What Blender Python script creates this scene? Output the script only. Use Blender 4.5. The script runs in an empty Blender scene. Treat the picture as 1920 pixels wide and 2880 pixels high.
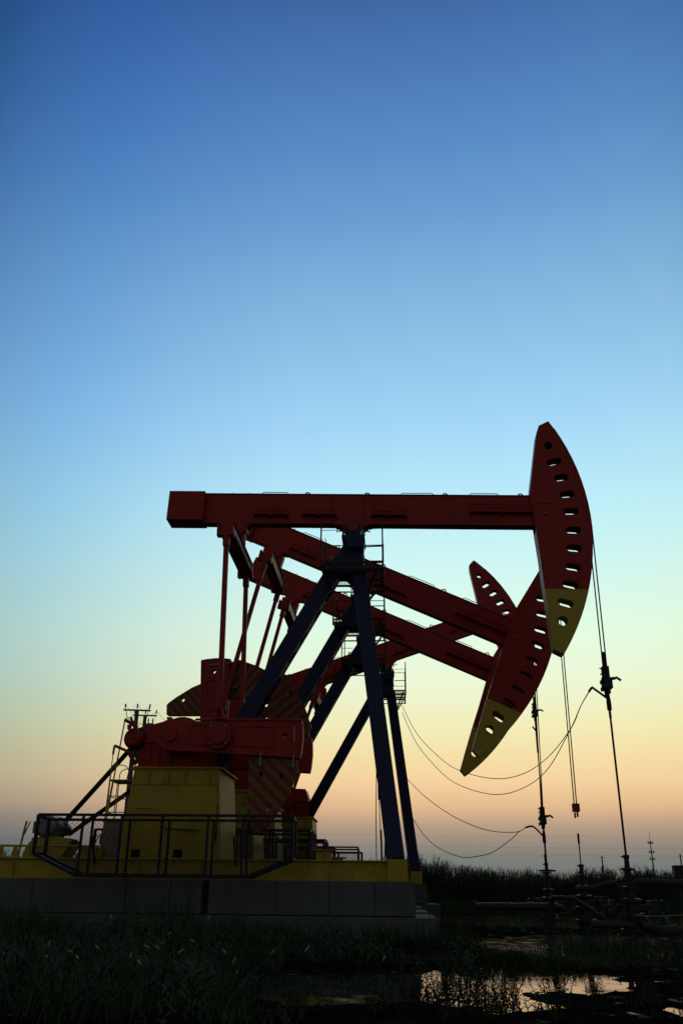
import bpy, math, random
import numpy as np
from mathutils import Vector, Matrix
from mathutils.geometry import tessellate_polygon
R_ = math.radians
random.seed(7); rng = np.random.default_rng(11)
scene = bpy.context.scene
C = scene.collection

# ------------------------------------------------------------------ camera
PITCH = math.atan((2512 - 1440) / 2450.0); ROLL = .011
fw = Vector((0, math.cos(PITCH), math.sin(PITCH)))
u0 = Vector((0, -math.sin(PITCH), math.cos(PITCH))); r0 = Vector((1, 0, 0))
Rv = math.cos(ROLL) * r0 + math.sin(ROLL) * u0
Uv = math.cos(ROLL) * u0 - math.sin(ROLL) * r0
cd = bpy.data.cameras.new('camera'); cam = bpy.data.objects.new('camera', cd); C.objects.link(cam)
cam.matrix_world = Matrix(((Rv.x, Uv.x, -fw.x, 0), (Rv.y, Uv.y, -fw.y, 0), (Rv.z, Uv.z, -fw.z, .8), (0, 0, 0, 1)))
cd.sensor_fit = 'VERTICAL'; cd.sensor_height = 36; cd.lens = 2450 / 2880 * 36
cd.clip_start = .05; cd.clip_end = 6000
scene.camera = cam
scene.view_settings.view_transform = 'Standard'; scene.view_settings.look = 'None'
scene.view_settings.exposure = 0; scene.view_settings.gamma = 1

# ------------------------------------------------------------------ dusk sky
def lin(c):
    c = c / 255
    return c / 12.92 if c <= .04045 else ((c + .055) / 1.055) ** 2.4
SKY = [(0, (104, 112, 112)), (2.1, (126, 127, 121)), (2.9, (152, 139, 126)), (3.9, (186, 158, 133)), (4.9, (226, 185, 143)),
       (6.4, (246, 210, 158)), (8.0, (246, 224, 169)), (9.7, (244, 237, 184)), (12.7, (236, 248, 214)), (15.3, (229, 252, 226)),
       (19.4, (211, 248, 242)), (23.4, (192, 239, 250)), (28.8, (166, 217, 248)), (33.0, (148, 200, 236)), (37.8, (129, 180, 222)),
       (42, (108, 160, 211)), (46.2, (90, 141, 199)), (50, (78, 124, 185)), (53.7, (66, 107, 168)), (60, (54, 92, 152))]
world = bpy.data.worlds.new('World'); scene.world = world; world.use_nodes = True
nt = world.node_tree; N = nt.nodes; Lk = nt.links; N.clear()
def mth(op, a, b=None, c=None):
    n = N.new('ShaderNodeMath'); n.operation = op
    for i, x in enumerate((a, b, c)):
        if x is None: continue
        if isinstance(x, (int, float)): n.inputs[i].default_value = x
        else: Lk.new(x, n.inputs[i])
    return n.outputs[0]
tc = N.new('ShaderNodeTexCoord'); sp = N.new('ShaderNodeSeparateXYZ'); Lk.new(tc.outputs['Generated'], sp.inputs[0])
elev = mth('DIVIDE', mth('ARCSINE', sp.outputs[2]), R_(60))
ramp = N.new('ShaderNodeValToRGB'); Lk.new(elev, ramp.inputs[0]); el = ramp.color_ramp.elements
while len(el) > 1: el.remove(el[0])
el[0].position = 0; el[0].color = [lin(v) for v in SKY[0][1]] + [1]
for e, c in SKY[1:]:
    k = el.new(e / 60); k.color = [lin(v) for v in c] + [1]
az = mth('ADD', mth('DIVIDE', mth('ARCTAN2', sp.outputs[0], sp.outputs[1]), 2 * math.pi), .5)
r2 = N.new('ShaderNodeValToRGB'); Lk.new(az, r2.inputs[0]); el = r2.color_ramp.elements
AZ = [(-180, (0, 0, 0)), (-95, (0, 0, 0)), (-60, (.02, .03, .04)), (-42, (.09, .15, .19)), (-29.4, (.27, .40, .48)), (-26.3, (.41, .51, .67)), (-23.5, (.485, .59, .73)),
      (-20.5, (.53, .66, .82)), (-12, (.79, .84, .92)), (-4, (.95, .96, .98)), (5, (1, 1, 1)), (16, (1, 1, 1)), (24, (.97, .97, .95)), (29, (.84, .86, .84)), (36, (.50, .52, .50)), (46, (.18, .18, .17)), (60, (.04, .04, .04)), (95, (0, 0, 0)), (180, (0, 0, 0))]
while len(el) > 1: el.remove(el[0])
el[0].position = 0; el[0].color = (0, 0, 0, 1)
for a, f in AZ[1:]:
    k = el.new(a / 360 + .5); k.color = f + (1,)
hi = N.new('ShaderNodeMapRange'); hi.interpolation_type = 'SMOOTHSTEP'; Lk.new(elev, hi.inputs[0])
hi.inputs[1].default_value = 50 / 60; hi.inputs[2].default_value = 85 / 60; hi.inputs[3].default_value = 0; hi.inputs[4].default_value = 1
fac = N.new('ShaderNodeMix'); fac.data_type = 'RGBA'; Lk.new(hi.outputs[0], fac.inputs[0]); Lk.new(r2.outputs[0], fac.inputs[6]); fac.inputs[7].default_value = (.12, .12, .12, 1)
bg = N.new('ShaderNodeBackground'); wo = N.new('ShaderNodeOutputWorld')
mx = N.new('ShaderNodeMix'); mx.data_type = 'RGBA'; mx.blend_type = 'MULTIPLY'; mx.inputs[0].default_value = 1
Lk.new(ramp.outputs[0], mx.inputs[6]); Lk.new(fac.outputs[2], mx.inputs[7])
# dim, nearly neutral sky on the side turned away from the glow
az2 = N.new('ShaderNodeMapRange'); az2.interpolation_type = 'SMOOTHSTEP'; Lk.new(mth('ABSOLUTE', mth('ARCTAN2', sp.outputs[0], sp.outputs[1])), az2.inputs[0])
az2.inputs[1].default_value = R_(55); az2.inputs[2].default_value = R_(115); az2.inputs[3].default_value = 0; az2.inputs[4].default_value = 1
back = N.new('ShaderNodeMix'); back.data_type = 'RGBA'; back.blend_type = 'ADD'; Lk.new(az2.outputs[0], back.inputs[0])
Lk.new(mx.outputs[2], back.inputs[6]); back.inputs[7].default_value = (.158, .152, .142, 1)
Lk.new(back.outputs[2], bg.inputs[0]); bg.inputs[1].default_value = 1; Lk.new(bg.outputs[0], wo.inputs[0])
# faint after-glow of the sun that has just gone down behind the wells
sl = bpy.data.lights.new('sun', 'SUN'); sl.energy = .03; sl.angle = R_(35); sl.color = (1, .72, .5)
so = bpy.data.objects.new('sun', sl); C.objects.link(so)
so.rotation_euler = Vector((-math.sin(R_(10)) * math.cos(R_(3)), -math.cos(R_(10)) * math.cos(R_(3)), -math.sin(R_(3)))).to_track_quat('-Z', 'Y').to_euler()

# ------------------------------------------------------------------ materials
def mat(name, col, col2=None, rough=.5, scale=4, metal=0, bump=.15, rust=None, spec=.25, yb=None, stripes=None):
    m = bpy.data.materials.new(name); m.use_nodes = True
    n = m.node_tree.nodes; l = m.node_tree.links; b = n['Principled BSDF']
    t = n.new('ShaderNodeTexCoord'); nz = n.new('ShaderNodeTexNoise'); nz.inputs['Scale'].default_value = scale; nz.inputs['Detail'].default_value = 8; nz.inputs['Roughness'].default_value = .65
    l.new(t.outputs['Object'], nz.inputs['Vector'])
    rp = n.new('ShaderNodeValToRGB'); l.new(nz.outputs[0], rp.inputs[0])
    rp.color_ramp.elements[0].position = .35; rp.color_ramp.elements[1].position = .68
    c2 = col2 or tuple(x * .65 for x in col)
    rp.color_ramp.elements[0].color = c2 + (1,); rp.color_ramp.elements[1].color = col + (1,)
    out = rp.outputs[0]
    def mixc(f, a, bcol):
        q = n.new('ShaderNodeMix'); q.data_type = 'RGBA'; l.new(f, q.inputs[0]); l.new(a, q.inputs[6])
        if isinstance(bcol, tuple): q.inputs[7].default_value = bcol + (1,)
        else: l.new(bcol, q.inputs[7])
        return q.outputs[2]
    def mm(op, a, bb):
        q = n.new('ShaderNodeMath'); q.operation = op
        for i, x in enumerate((a, bb)):
            if isinstance(x, (int, float)): q.inputs[i].default_value = x
            else: l.new(x, q.inputs[i])
        return q.outputs[0]
    if yb or stripes:
        s = n.new('ShaderNodeSeparateXYZ'); l.new(t.outputs['Object'], s.inputs[0])
    if yb:
        out = mixc(mm('LESS_THAN', s.outputs[2], yb[0]), out, yb[1])
    if stripes:
        sg, w, c = stripes
        d = mm('ADD', s.outputs[0], mm('MULTIPLY', s.outputs[2], sg * 1.12))
        out = mixc(mm('GREATER_THAN', mm('FRACT', mm('MULTIPLY', d, 1 / w), 0), .5), out, c)
    if rust:
        n2 = n.new('ShaderNodeTexNoise'); n2.inputs['Scale'].default_value = 9; n2.inputs['Detail'].default_value = 10; n2.inputs['Roughness'].default_value = .75
        mp = n.new('ShaderNodeMapping'); mp.inputs['Scale'].default_value = (1, 1, .35); l.new(t.outputs['Object'], mp.inputs[0]); l.new(mp.outputs[0], n2.inputs['Vector'])
        mr = n.new('ShaderNodeMapRange'); mr.inputs[1].default_value = .565; mr.inputs[2].default_value = .70; l.new(n2.outputs[0], mr.inputs[0])
        out = mixc(mr.outputs[0], out, rust)
    l.new(out, b.inputs['Base Color'])
    b.inputs['Metallic'].default_value = metal
    if 'Specular IOR Level' in b.inputs: b.inputs['Specular IOR Level'].default_value = spec
    rr = n.new('ShaderNodeMapRange'); l.new(nz.outputs[0], rr.inputs[0]); rr.inputs[3].default_value = rough * .75; rr.inputs[4].default_value = min(1, rough * 1.25); l.new(rr.outputs[0], b.inputs['Roughness'])
    bp = n.new('ShaderNodeBump'); bp.inputs['Strength'].default_value = bump; bp.inputs['Distance'].default_value = .02; l.new(nz.outputs[0], bp.inputs['Height']); l.new(bp.outputs[0], b.inputs['Normal'])
    return m
RUST = (.10, .035, .015)
YEL = (.40, .32, .035)
REDC = (.33, .018, .014)
M = dict(
    red=mat('red_paint', REDC, (.23, .013, .010), .45, 2.2, rust=(.12, .03, .015)),
    head=mat('head_paint', REDC, (.25, .014, .010), .45, 2.2, rust=(.13, .03, .015), yb=(-1.485, (.42, .34, .05))),
    yellow=mat('yellow_paint', YEL, (.28, .22, .025), .5, 2.0, rust=(.12, .07, .02)),
    blue=mat('blue_paint', (.006, .017, .085), (.004, .010, .05), .4, 2.5, rust=(.03, .025, .03)),
    finA=mat('striped_paint_a', (.20, .017, .012), (.15, .014, .01), .5, 3, stripes=(1, .30, (.125, .098, .03)), rust=(.10, .03, .015)),
    finB=mat('striped_paint_b', (.20, .017, .012), (.15, .014, .01), .5, 3, stripes=(-1, .30, (.125, .098, .03)), rust=(.10, .03, .015)),
    steel=mat('grey_steel', (.22, .23, .25), (.13, .13, .14), .4, 6, metal=.6, rust=RUST),
    dark=mat('dark_steel', (.03, .03, .032), (.018, .018, .02), .5, 6, rust=(.05, .022, .012)),
    rubber=mat('black_rubber', (.012, .012, .013), None, .7, 8),
    cable=mat('black_cable', (.014, .013, .013), None, .6, 8),
    conc=mat('concrete', (.092, .115, .122), (.062, .078, .083), .85, 1.6, bump=.3, rust=(.075, .08, .08)),
    navy=mat('dark_blue_paint', (.007, .011, .038), (.005, .008, .024), .45, 4, rust=RUST),
    lag=mat('pipe_wrapping', (.032, .037, .045), (.016, .02, .025), .75, 7, bump=.6),
    wood=mat('grey_wood', (.10, .11, .13), (.06, .065, .075), .8, 5),
    porc=mat('insulator', (.06, .05, .05), None, .3, 5),
    reed=mat('reed_leaf', (.026, .048, .018), (.016, .03, .012), .75, .8, bump=0),
    grass=mat('grass_leaf', (.030, .065, .018), (.018, .038, .011), .7, 1.5, bump=0),
    weed=mat('weed_leaf', (.030, .055, .016), (.02, .036, .011), .6, 3, bump=0),
    straw=mat('seed_head', (.34, .35, .24), (.25, .26, .16), .8, 9, bump=0),
    pred=mat('pennant_red', (.6, .03, .06), (.5, .03, .05), .6, 5), pblue=mat('pennant_blue', (.04, .12, .6), (.03, .1, .5), .6, 5),
    white=mat('white_paint', (.6, .6, .6), (.45, .45, .45), .6, 5),
)
# wet mud
m = bpy.data.materials.new('wet_mud'); m.use_nodes = True; n = m.node_tree.nodes; l = m.node_tree.links; b = n['Principled BSDF']
t = n.new('ShaderNodeTexCoord'); nz = n.new('ShaderNodeTexNoise'); nz.inputs['Scale'].default_value = 1.3; nz.inputs['Detail'].default_value = 12; nz.inputs['Roughness'].default_value = .7; l.new(t.outputs['Object'], nz.inputs['Vector'])
rp = n.new('ShaderNodeValToRGB'); l.new(nz.outputs[0], rp.inputs[0]); rp.color_ramp.elements[0].position = .35; rp.color_ramp.elements[1].position = .7
rp.color_ramp.elements[0].color = (.004, .0035, .003, 1); rp.color_ramp.elements[1].color = (.016, .014, .012, 1); l.new(rp.outputs[0], b.inputs['Base Color'])
rr = n.new('ShaderNodeMapRange'); l.new(nz.outputs[0], rr.inputs[0]); rr.inputs[1].default_value = .35; rr.inputs[2].default_value = .62; rr.inputs[3].default_value = .5; rr.inputs[4].default_value = 1.0; l.new(rr.outputs[0], b.inputs['Roughness'])
n3 = n.new('ShaderNodeTexNoise'); n3.inputs['Scale'].default_value = 14; n3.inputs['Detail'].default_value = 8; l.new(t.outputs['Object'], n3.inputs['Vector'])
bp = n.new('ShaderNodeBump'); bp.inputs['Strength'].default_value = .8; bp.inputs['Distance'].default_value = .05; l.new(n3.outputs[0], bp.inputs['Height']); l.new(bp.outputs[0], b.inputs['Normal'])
n4 = n.new('ShaderNodeTexNoise'); n4.inputs['Scale'].default_value = 2.6; n4.inputs['Detail'].default_value = 9; n4.inputs['Roughness'].default_value = .7; l.new(t.outputs['Object'], n4.inputs['Vector'])
wt = n.new('ShaderNodeMapRange'); wt.inputs[1].default_value = .60; wt.inputs[2].default_value = .68; l.new(n4.outputs[0], wt.inputs[0])
ws = n.new('ShaderNodeMath'); ws.operation = 'MULTIPLY'; ws.inputs[1].default_value = .35; l.new(wt.outputs[0], ws.inputs[0]); l.new(ws.outputs[0], b.inputs['Specular IOR Level'])
wr = n.new('ShaderNodeMapRange'); wr.inputs[3].default_value = .95; wr.inputs[4].default_value = .3; l.new(wt.outputs[0], wr.inputs[0]); l.new(wr.outputs[0], b.inputs['Roughness'])
M['mud'] = m
m = bpy.data.materials.new('still_water'); m.use_nodes = True; n = m.node_tree.nodes; l = m.node_tree.links; b = n['Principled BSDF']
b.inputs['Base Color'].default_value = (.012, .012, .01, 1); b.inputs['IOR'].default_value = 1.33; b.inputs['Specular IOR Level'].default_value = .38
t = n.new('ShaderNodeTexCoord'); nz = n.new('ShaderNodeTexNoise'); nz.inputs['Scale'].default_value = 3; nz.inputs['Detail'].default_value = 3; l.new(t.outputs['Object'], nz.inputs['Vector'])
rr = n.new('ShaderNodeMapRange'); l.new(nz.outputs[0], rr.inputs[0]); rr.inputs[1].default_value = .4; rr.inputs[2].default_value = .75; rr.inputs[3].default_value = .02; rr.inputs[4].default_value = .12; l.new(rr.outputs[0], b.inputs['Roughness'])
bp = n.new('ShaderNodeBump'); bp.inputs['Strength'].default_value = .03; bp.inputs['Distance'].default_value = .02; l.new(nz.outputs[0], bp.inputs['Height']); l.new(bp.outputs[0], b.inputs['Normal'])
M['water'] = m

# ------------------------------------------------------------------ mesh helpers
class MB:
    def __init__(s): s.v = []; s.f = []; s.m = []; s.sm = []
    def add(s, vs, fs, mi=0, smooth=False):
        o = len(s.v); s.v += [tuple(x) for x in vs]
        for f in fs: s.f.append(tuple(i + o for i in f)); s.m.append(mi); s.sm.append(smooth)
        return s
    def box(s, x0, x1, y0, y1, z0, z1, mi=0):
        vs = [(x, y, z) for z in (z0, z1) for y in (y0, y1) for x in (x0, x1)]
        return s.add(vs, [(0, 2, 3, 1), (4, 5, 7, 6), (0, 1, 5, 4), (2, 6, 7, 3), (0, 4, 6, 2), (1, 3, 7, 5)], mi)
    def bar(s, a, b, w, h, side=(0, 1, 0), mi=0):
        a = Vector(a); b = Vector(b); d = (b - a).normalized(); sd = Vector(side); sd = (sd - d * sd.dot(d))
        if sd.length < 1e-4: sd = Vector((1, 0, 0)) - d * d.x
        sd.normalize(); up = sd.cross(d)
        vs = [p + sd * (w / 2 * i) + up * (h / 2 * j) for p in (a, b) for i, j in ((-1, -1), (1, -1), (1, 1), (-1, 1))]
        return s.add(vs, [(3, 2, 1, 0), (4, 5, 6, 7), (0, 1, 5, 4), (1, 2, 6, 5), (2, 3, 7, 6), (3, 0, 4, 7)], mi)
    def tube(s, pts, r, n=8, mi=0, closed=False):
        pts = [Vector(p) for p in pts]; k = len(pts); rs = r if isinstance(r, (list, tuple)) else [r] * k
        rings = []; prev = None
        for i, p in enumerate(pts):
            if closed: d = pts[(i + 1) % k] - pts[i - 1]
            else: d = pts[min(i + 1, k - 1)] - pts[max(i - 1, 0)]
            d.normalize()
            if prev is None:
                a = Vector((0, 0, 1)) if abs(d.z) < .9 else Vector((0, 1, 0)); prev = (a - d * a.dot(d)).normalized()
            else: prev = (prev - d * prev.dot(d)).normalized()
            q = d.cross(prev)
            rings.append([p + prev * rs[i] * math.cos(2 * math.pi * j / n) + q * rs[i] * math.sin(2 * math.pi * j / n) for j in range(n)])
        vs = [v for rg in rings for v in rg]; fs = []
        for i in range(k if closed else k - 1):
            a = i * n; b2 = ((i + 1) % k) * n
            for j in range(n): fs.append((a + j, a + (j + 1) % n, b2 + (j + 1) % n, b2 + j))
        s.add(vs, fs, mi, n > 4)
        if not closed: s.add(rings[0], [tuple(range(n))[::-1]], mi); s.add(rings[-1], [tuple(range(n))], mi)
        return s
    def lathe(s, prof, c=(0, 0, 0), axis='z', n=24, mi=0):
        # prof: list of (radius, height)
        def P(r, h, a):
            x, y = r * math.cos(a), r * math.sin(a)
            q = (x, y, h) if axis == 'z' else ((x, h, y) if axis == 'y' else (h, x, y))
            return (q[0] + c[0], q[1] + c[1], q[2] + c[2])
        vs = [P(r, h, 2 * math.pi * j / n) for r, h in prof for j in range(n)]; fs = []
        for i in range(len(prof) - 1):
            for j in range(n): fs.append((i * n + j, i * n + (j + 1) % n, (i + 1) * n + (j + 1) % n, (i + 1) * n + j))
        s.add(vs, fs, mi)
        s.add(vs[:n], [tuple(range(n))[::-1]], mi); s.add(vs[-n:], [tuple(range(n))], mi)
        return s
    def prism(s, poly, y0, y1, holes=(), mi=0):
        # polygon in (x, z) extruded along y, with holes cut through
        loops = [list(poly)] + [list(h) for h in holes]
        flat = [p for lp in loops for p in lp]
        tris = tessellate_polygon([[Vector((p[0], p[1], 0)) for p in lp] for lp in loops])
        k = len(flat); vs = [(p[0], y0, p[1]) for p in flat] + [(p[0], y1, p[1]) for p in flat]; fs = []
        for tr in tris:
            a, b_, c = tr
            ar = (flat[b_][0] - flat[a][0]) * (flat[c][1] - flat[a][1]) - (flat[c][0] - flat[a][0]) * (flat[b_][1] - flat[a][1])
            if abs(ar) < 1e-10: continue
            if ar < 0: a, c = c, a
            fs.append((a, b_, c)); fs.append((c + k, b_ + k, a + k))
        o = 0
        for li, lp in enumerate(loops):
            A = sum(lp[i][0] * lp[(i + 1) % len(lp)][1] - lp[(i + 1) % len(lp)][0] * lp[i][1] for i in range(len(lp)))
            for i in range(len(lp)):
                a = o + i; b_ = o + (i + 1) % len(lp)
                ccw = A > 0
                if li > 0: ccw = not ccw
                fs.append((b_, a, a + k, b_ + k) if ccw else (a, b_, b_ + k, a + k))
            o += len(lp)
        return s.add(vs, fs, mi)
    def obj(s, name, mats, parent=None, loc=(0, 0, 0), bevel=0):
        me = bpy.data.meshes.new(name); me.from_pydata(s.v, [], s.f)
        for mm_ in (mats if isinstance(mats, (list, tuple)) else [mats]): me.materials.append(M[mm_])
        me.polygons.foreach_set('material_index', s.m); me.polygons.foreach_set('use_smooth', s.sm); me.update()
        o = bpy.data.objects.new(name, me); C.objects.link(o); o.location = loc
        if parent: o.parent = parent
        if bevel:
            bv = o.modifiers.new('b', 'BEVEL'); bv.width = bevel; bv.segments = 2; bv.limit_method = 'ANGLE'; bv.angle_limit = R_(40)
        return o
def circ(x, z, r, n=20): return [(x + r * math.cos(2 * math.pi * i / n), z + r * math.sin(2 * math.pi * i / n)) for i in range(n)]
def slot(x, z, L, r, ang, n=10):
    d = (math.cos(ang), math.sin(ang)); h = L / 2 - r; pts = []
    for i in range(n + 1):
        a = ang - math.pi / 2 + math.pi * i / n; pts.append((x + d[0] * h + r * math.cos(a), z + d[1] * h + r * math.sin(a)))
    for i in range(n + 1):
        a = ang + math.pi / 2 + math.pi * i / n; pts.append((x - d[0] * h + r * math.cos(a), z - d[1] * h + r * math.sin(a)))
    return pts
def tag(o, label=None, cat=None, group=None, kind=None):
    if label: o['label'] = label
    if cat: o['category'] = cat
    if group: o['group'] = group
    if kind: o['kind'] = kind
    return o
def empty(name, loc=(0, 0, 0), rz=0):
    o = bpy.data.objects.new(name, None); C.objects.link(o); o.location = loc; o.rotation_euler = (0, 0, rz); o.empty_display_size = .2
    return o

PSI = .06
ORG = [(.304, 20.0), (.575, 24.7), (.84, 29.4), (1.89, 34.5)]
def W(j, u, v, z):
    ox, oy = ORG[j]
    return Vector((ox + u * math.cos(PSI) + v * math.sin(PSI), oy - u * math.sin(PSI) + v * math.cos(PSI), z))

# ------------------------------------------------------------------ ground and water
def vnoise(x, y, sc, seed):
    x = x / sc; y = y / sc; xi = np.floor(x).astype(np.int64); yi = np.floor(y).astype(np.int64); fx = x - xi; fy = y - yi
    fx = fx * fx * (3 - 2 * fx); fy = fy * fy * (3 - 2 * fy)
    def h(a, b_):
        q = (a * 374761393 + b_ * 668265263 + seed * 1442695041) & 0xffffffff; q = ((q ^ (q >> 13)) * 1274126177) & 0xffffffff
        return ((q ^ (q >> 16)) & 0xffff) / 65535.0
    return (h(xi, yi) * (1 - fx) + h(xi + 1, yi) * fx) * (1 - fy) + (h(xi, yi + 1) * (1 - fx) + h(xi + 1, yi + 1) * fx) * fy - .5
POOLS = [(1.92, 10.35, .84, 1.25, .19), (1.12, 8.6, .48, 1.1, .13), (1.55, 7.75, .30, .36, .11), (1.0, 7.2, .3, .3, .08), (-.1, 9.2, 1.1, 1.5, .13), (3.2, 17.4, .75, 2.2, .14), (4.6, 18.2, 1.1, 3.6, .13), (6.3, 18.0, 1.3, 3.2, .17),
         (9, 34, 8, 9, .13), (20, 36, 12, 9, .14), (3.0, 15.0, .55, 1.3, .12), (4.2, 14.2, .7, .8, .09), (5.5, 15.4, .9, 2.0, .16), (3.4, 8.6, .35, .35, .09), (2.75, 7.5, .3, .3, .08)]
def gz(x, y):
    x = np.asarray(x, float); y = np.asarray(y, float)
    base = .036 + .025 * vnoise(x, y, 3.1, 1) + .028 * vnoise(x, y, .9, 2) + .026 * vnoise(x, y, .33, 3) + .03 * vnoise(x, y, .13, 4)
    for cx, cy, rx, ry, d in POOLS:
        q = ((x - cx) / rx) ** 2 + ((y - cy) / ry) ** 2
        base = base - d * .52 * np.exp(-np.clip(q, 0, 20) ** 1.6 * .8)
    near = np.clip((60 - np.hypot(x, y)) / 20, 0, 1)
    return base * near + .1 * (1 - near)
def axis(a, b_, st, lo, hi, k):
    f = list(np.arange(a, b_ + 1e-6, st)); L = [a - st * 0 - (a - lo) * ((i / k) ** 3) for i in range(k, 0, -1)]; H = [b_ + (hi - b_) * ((i / k) ** 3) for i in range(1, k + 1)]
    return np.array(L + f + H)
gx = axis(-9, 11, .07, -2500, 2500, 30); gy = axis(5.5, 24, .07, -300, 4000, 40)
X, Y = np.meshgrid(gx, gy); Z = gz(X, Y)
nx, ny = len(gx), len(gy); vs = np.stack([X.ravel(), Y.ravel(), Z.ravel()], 1)
ii = np.arange(nx * ny).reshape(ny, nx); q = np.stack([ii[:-1, :-1].ravel(), ii[:-1, 1:].ravel(), ii[1:, 1:].ravel(), ii[1:, :-1].ravel()], 1)
def npmesh(name, vs, faces, mats, smooth=False, mi=None):
    me = bpy.data.meshes.new(name); k = faces.shape[1]
    me.vertices.add(len(vs)); me.vertices.foreach_set('co', vs.astype(np.float32).ravel())
    me.loops.add(faces.size); me.loops.foreach_set('vertex_index', faces.astype(np.int32).ravel())
    me.polygons.add(len(faces)); me.polygons.foreach_set('loop_start', np.arange(0, faces.size, k, dtype=np.int32)); me.polygons.foreach_set('loop_total', np.full(len(faces), k, np.int32))
    for mm_ in (mats if isinstance(mats, list) else [mats]): me.materials.append(M[mm_])
    if mi is not None: me.polygons.foreach_set('material_index', mi.astype(np.int32))
    me.polygons.foreach_set('use_smooth', np.full(len(faces), smooth)); me.update(calc_edges=True); me.validate()
    o = bpy.data.objects.new(name, me); C.objects.link(o); return o
tag(npmesh('ground', vs, q, 'mud', True), kind='structure')
wv = np.array([(-3, 5.6, 0), (34, 5.6, 0), (34, 46, 0), (-3, 46, 0)], float)
tag(npmesh('water', wv, np.array([[0, 1, 2, 3]]), 'water'), kind='structure')

# ------------------------------------------------------------------ the pump jack (local x = along the beam, y = away, z up)
PZ = 9.02
SH = (-3.82, 3.86)     # crankshaft
EQB = (-2.84, .06)     # tail bearing, in the beam's own frame
def unt(x, z, t=1.3):
    a = R_(t); z -= PZ; return (x * math.cos(a) - z * math.sin(a), x * math.sin(a) + z * math.cos(a))
def build_jack():
    r = empty('pump_jack')
    S = {}   # role -> list of parts
    def part(mb, name, mats, role='s', bevel=.006, parent=None):
        loc = {'s': (0, 0, 0), 'b': (0, 0, PZ), 'cn': (SH[0], 0, SH[1]), 'cf': (SH[0], 0, SH[1]), 'p': (0, 0, 0)}[role]
        o = mb.obj(name, mats, parent or r, (0, 0, 0) if parent else loc, bevel)
        if not parent: o['role'] = role
        return o
    # base skid
    b = MB()
    for y in (-1.12, .98):
        b.box(-8.6, 1.10, y, y + .14, 1.385, 1.41); b.box(-8.6, 1.10, y, y + .14, 1.02, 1.045); b.box(-8.6, 1.10, y + .05, y + .09, 1.045, 1.385)
        for x in np.arange(-8.2, 1, 1.3): b.box(x, x + .02, y + .004, y + .136, 1.045, 1.385)
    for x in (-8.5, -7.0, -5.6, -4.3, -3.0, -1.6, -.3, .6): b.box(x, x + .12, -.98, .98, 1.06, 1.37)
    base = part(b, 'base_frame', 'yellow')
    for s in (-1, 1):
        f = MB(); f.box(.76, 1.16, min(s * 1.32, s * .9), max(s * 1.32, s * .9), 1.02, 1.43); part(f, 'foot_box', 'yellow')
    for x in (-3.15, -.9):
        h = MB(); h.tube([(x, -1.16, 1.36), (x - .02, -1.2, 1.2), (x + .06, -1.2, 1.12), (x + .14, -1.2, 1.2), (x + .12, -1.16, 1.36)], .012, 6); part(h, 'lifting_hook', 'yellow', parent=base, bevel=0)
    b = MB(); b.box(-.75, -.45, -.3, .3, 1.41, 1.62); b.box(-.85, -.35, -.34, .34, 1.62, 1.64); part(b, 'cable_block', 'yellow')
    # front legs
    for s in (-1, 1):
        b = MB(); b.bar((.13, s * .12, 8.0), (.935, s * 1.0, 1.43), .28, .36); part(b, 'front_leg', 'blue', bevel=.02)
    b = MB(); b.bar((.36, -.5, 5.3), (.36, .5, 5.3), .1, .12, (0, 0, 1)); part(b, 'cross_brace', 'blue'); b = MB(); b.bar((.6, -.72, 3.6), (.6, .72, 3.6), .1, .12, (0, 0, 1)); part(b, 'cross_brace', 'blue')
    # rear leg: two channels under a cover plate with battens
    A = Vector((-.44, 0, 7.98)); B = Vector((-3.06, 0, 3.30)); d = (B - A).normalized(); nrm = Vector((-d.z, 0, d.x)); 
    if nrm.x > 0: nrm = -nrm
    b = MB()
    b.bar(A + Vector((0, -.19, 0)), B + Vector((0, -.19, 0)), .03, .37); b.bar(A + Vector((0, .19, 0)), B + Vector((0, .19, 0)), .03, .37)
    b.bar(A + nrm * .17, B + nrm * .17, .35, .03)
    for i in range(9):
        p = A.lerp(B, (i + .5) / 9); b.bar(p - nrm * .165 - d * (.12 if i % 2 else .2), p - nrm * .165 + d * (.12 if i % 2 else .2), .35, .02)
    for sy in (-1, 1): b.bar(A - nrm * .17 + Vector((0, sy * .15, 0)), B - nrm * .17 + Vector((0, sy * .15, 0)), .06, .025)
    part(b, 'rear_leg', 'blue', bevel=0)
    b = MB(); b.box(-3.3, -2.80, -.26, .26, 3.24, 3.30); b.bar((-3.0, -.27, 3.3), (-2.82, -.27, 3.62), .02, .2); b.bar((-3.0, .27, 3.3), (-2.82, .27, 3.62), .02, .2); part(b, 'leg_shoe', 'blue')
    # post head
    b = MB(); b.prism([(-.25, 8.70), (-.235, 8.60), (-.50, 8.2), (-.57, 7.86), (.26, 7.84), (.25, 8.3), (.27, 8.70)], -.21, .21)
    b.box(-.27, .29, -.42, .42, 8.70, 8.775)
    for y in (-.42, .40): b.prism([(-.22, 8.70), (.24, 8.70), (.27, 8.45), (-.12, 8.45)], y, y + .02)
    ph_ = part(b, 'post_head', 'blue')
    for (x, y) in [(-.23, -.38), (.24, -.38), (-.23, .38), (.24, .38), (-.52, -.22), (.25, -.22)]: 
        b = MB(); b.lathe([(.025, 0), (.025, .06), (.015, .06), (.015, .1)], (x, y, 8.775 if abs(y) > .3 else 8.2), n=8); part(b, 'bolt', 'steel', parent=ph_, bevel=0)
    for i in range(5): b = MB(); b.lathe([(.018, 0), (.018, .03)], (.27 , -.23, 7.9 - i * .12), axis='y', n=8); part(b, 'bolt', 'steel', parent=ph_, bevel=0)
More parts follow.
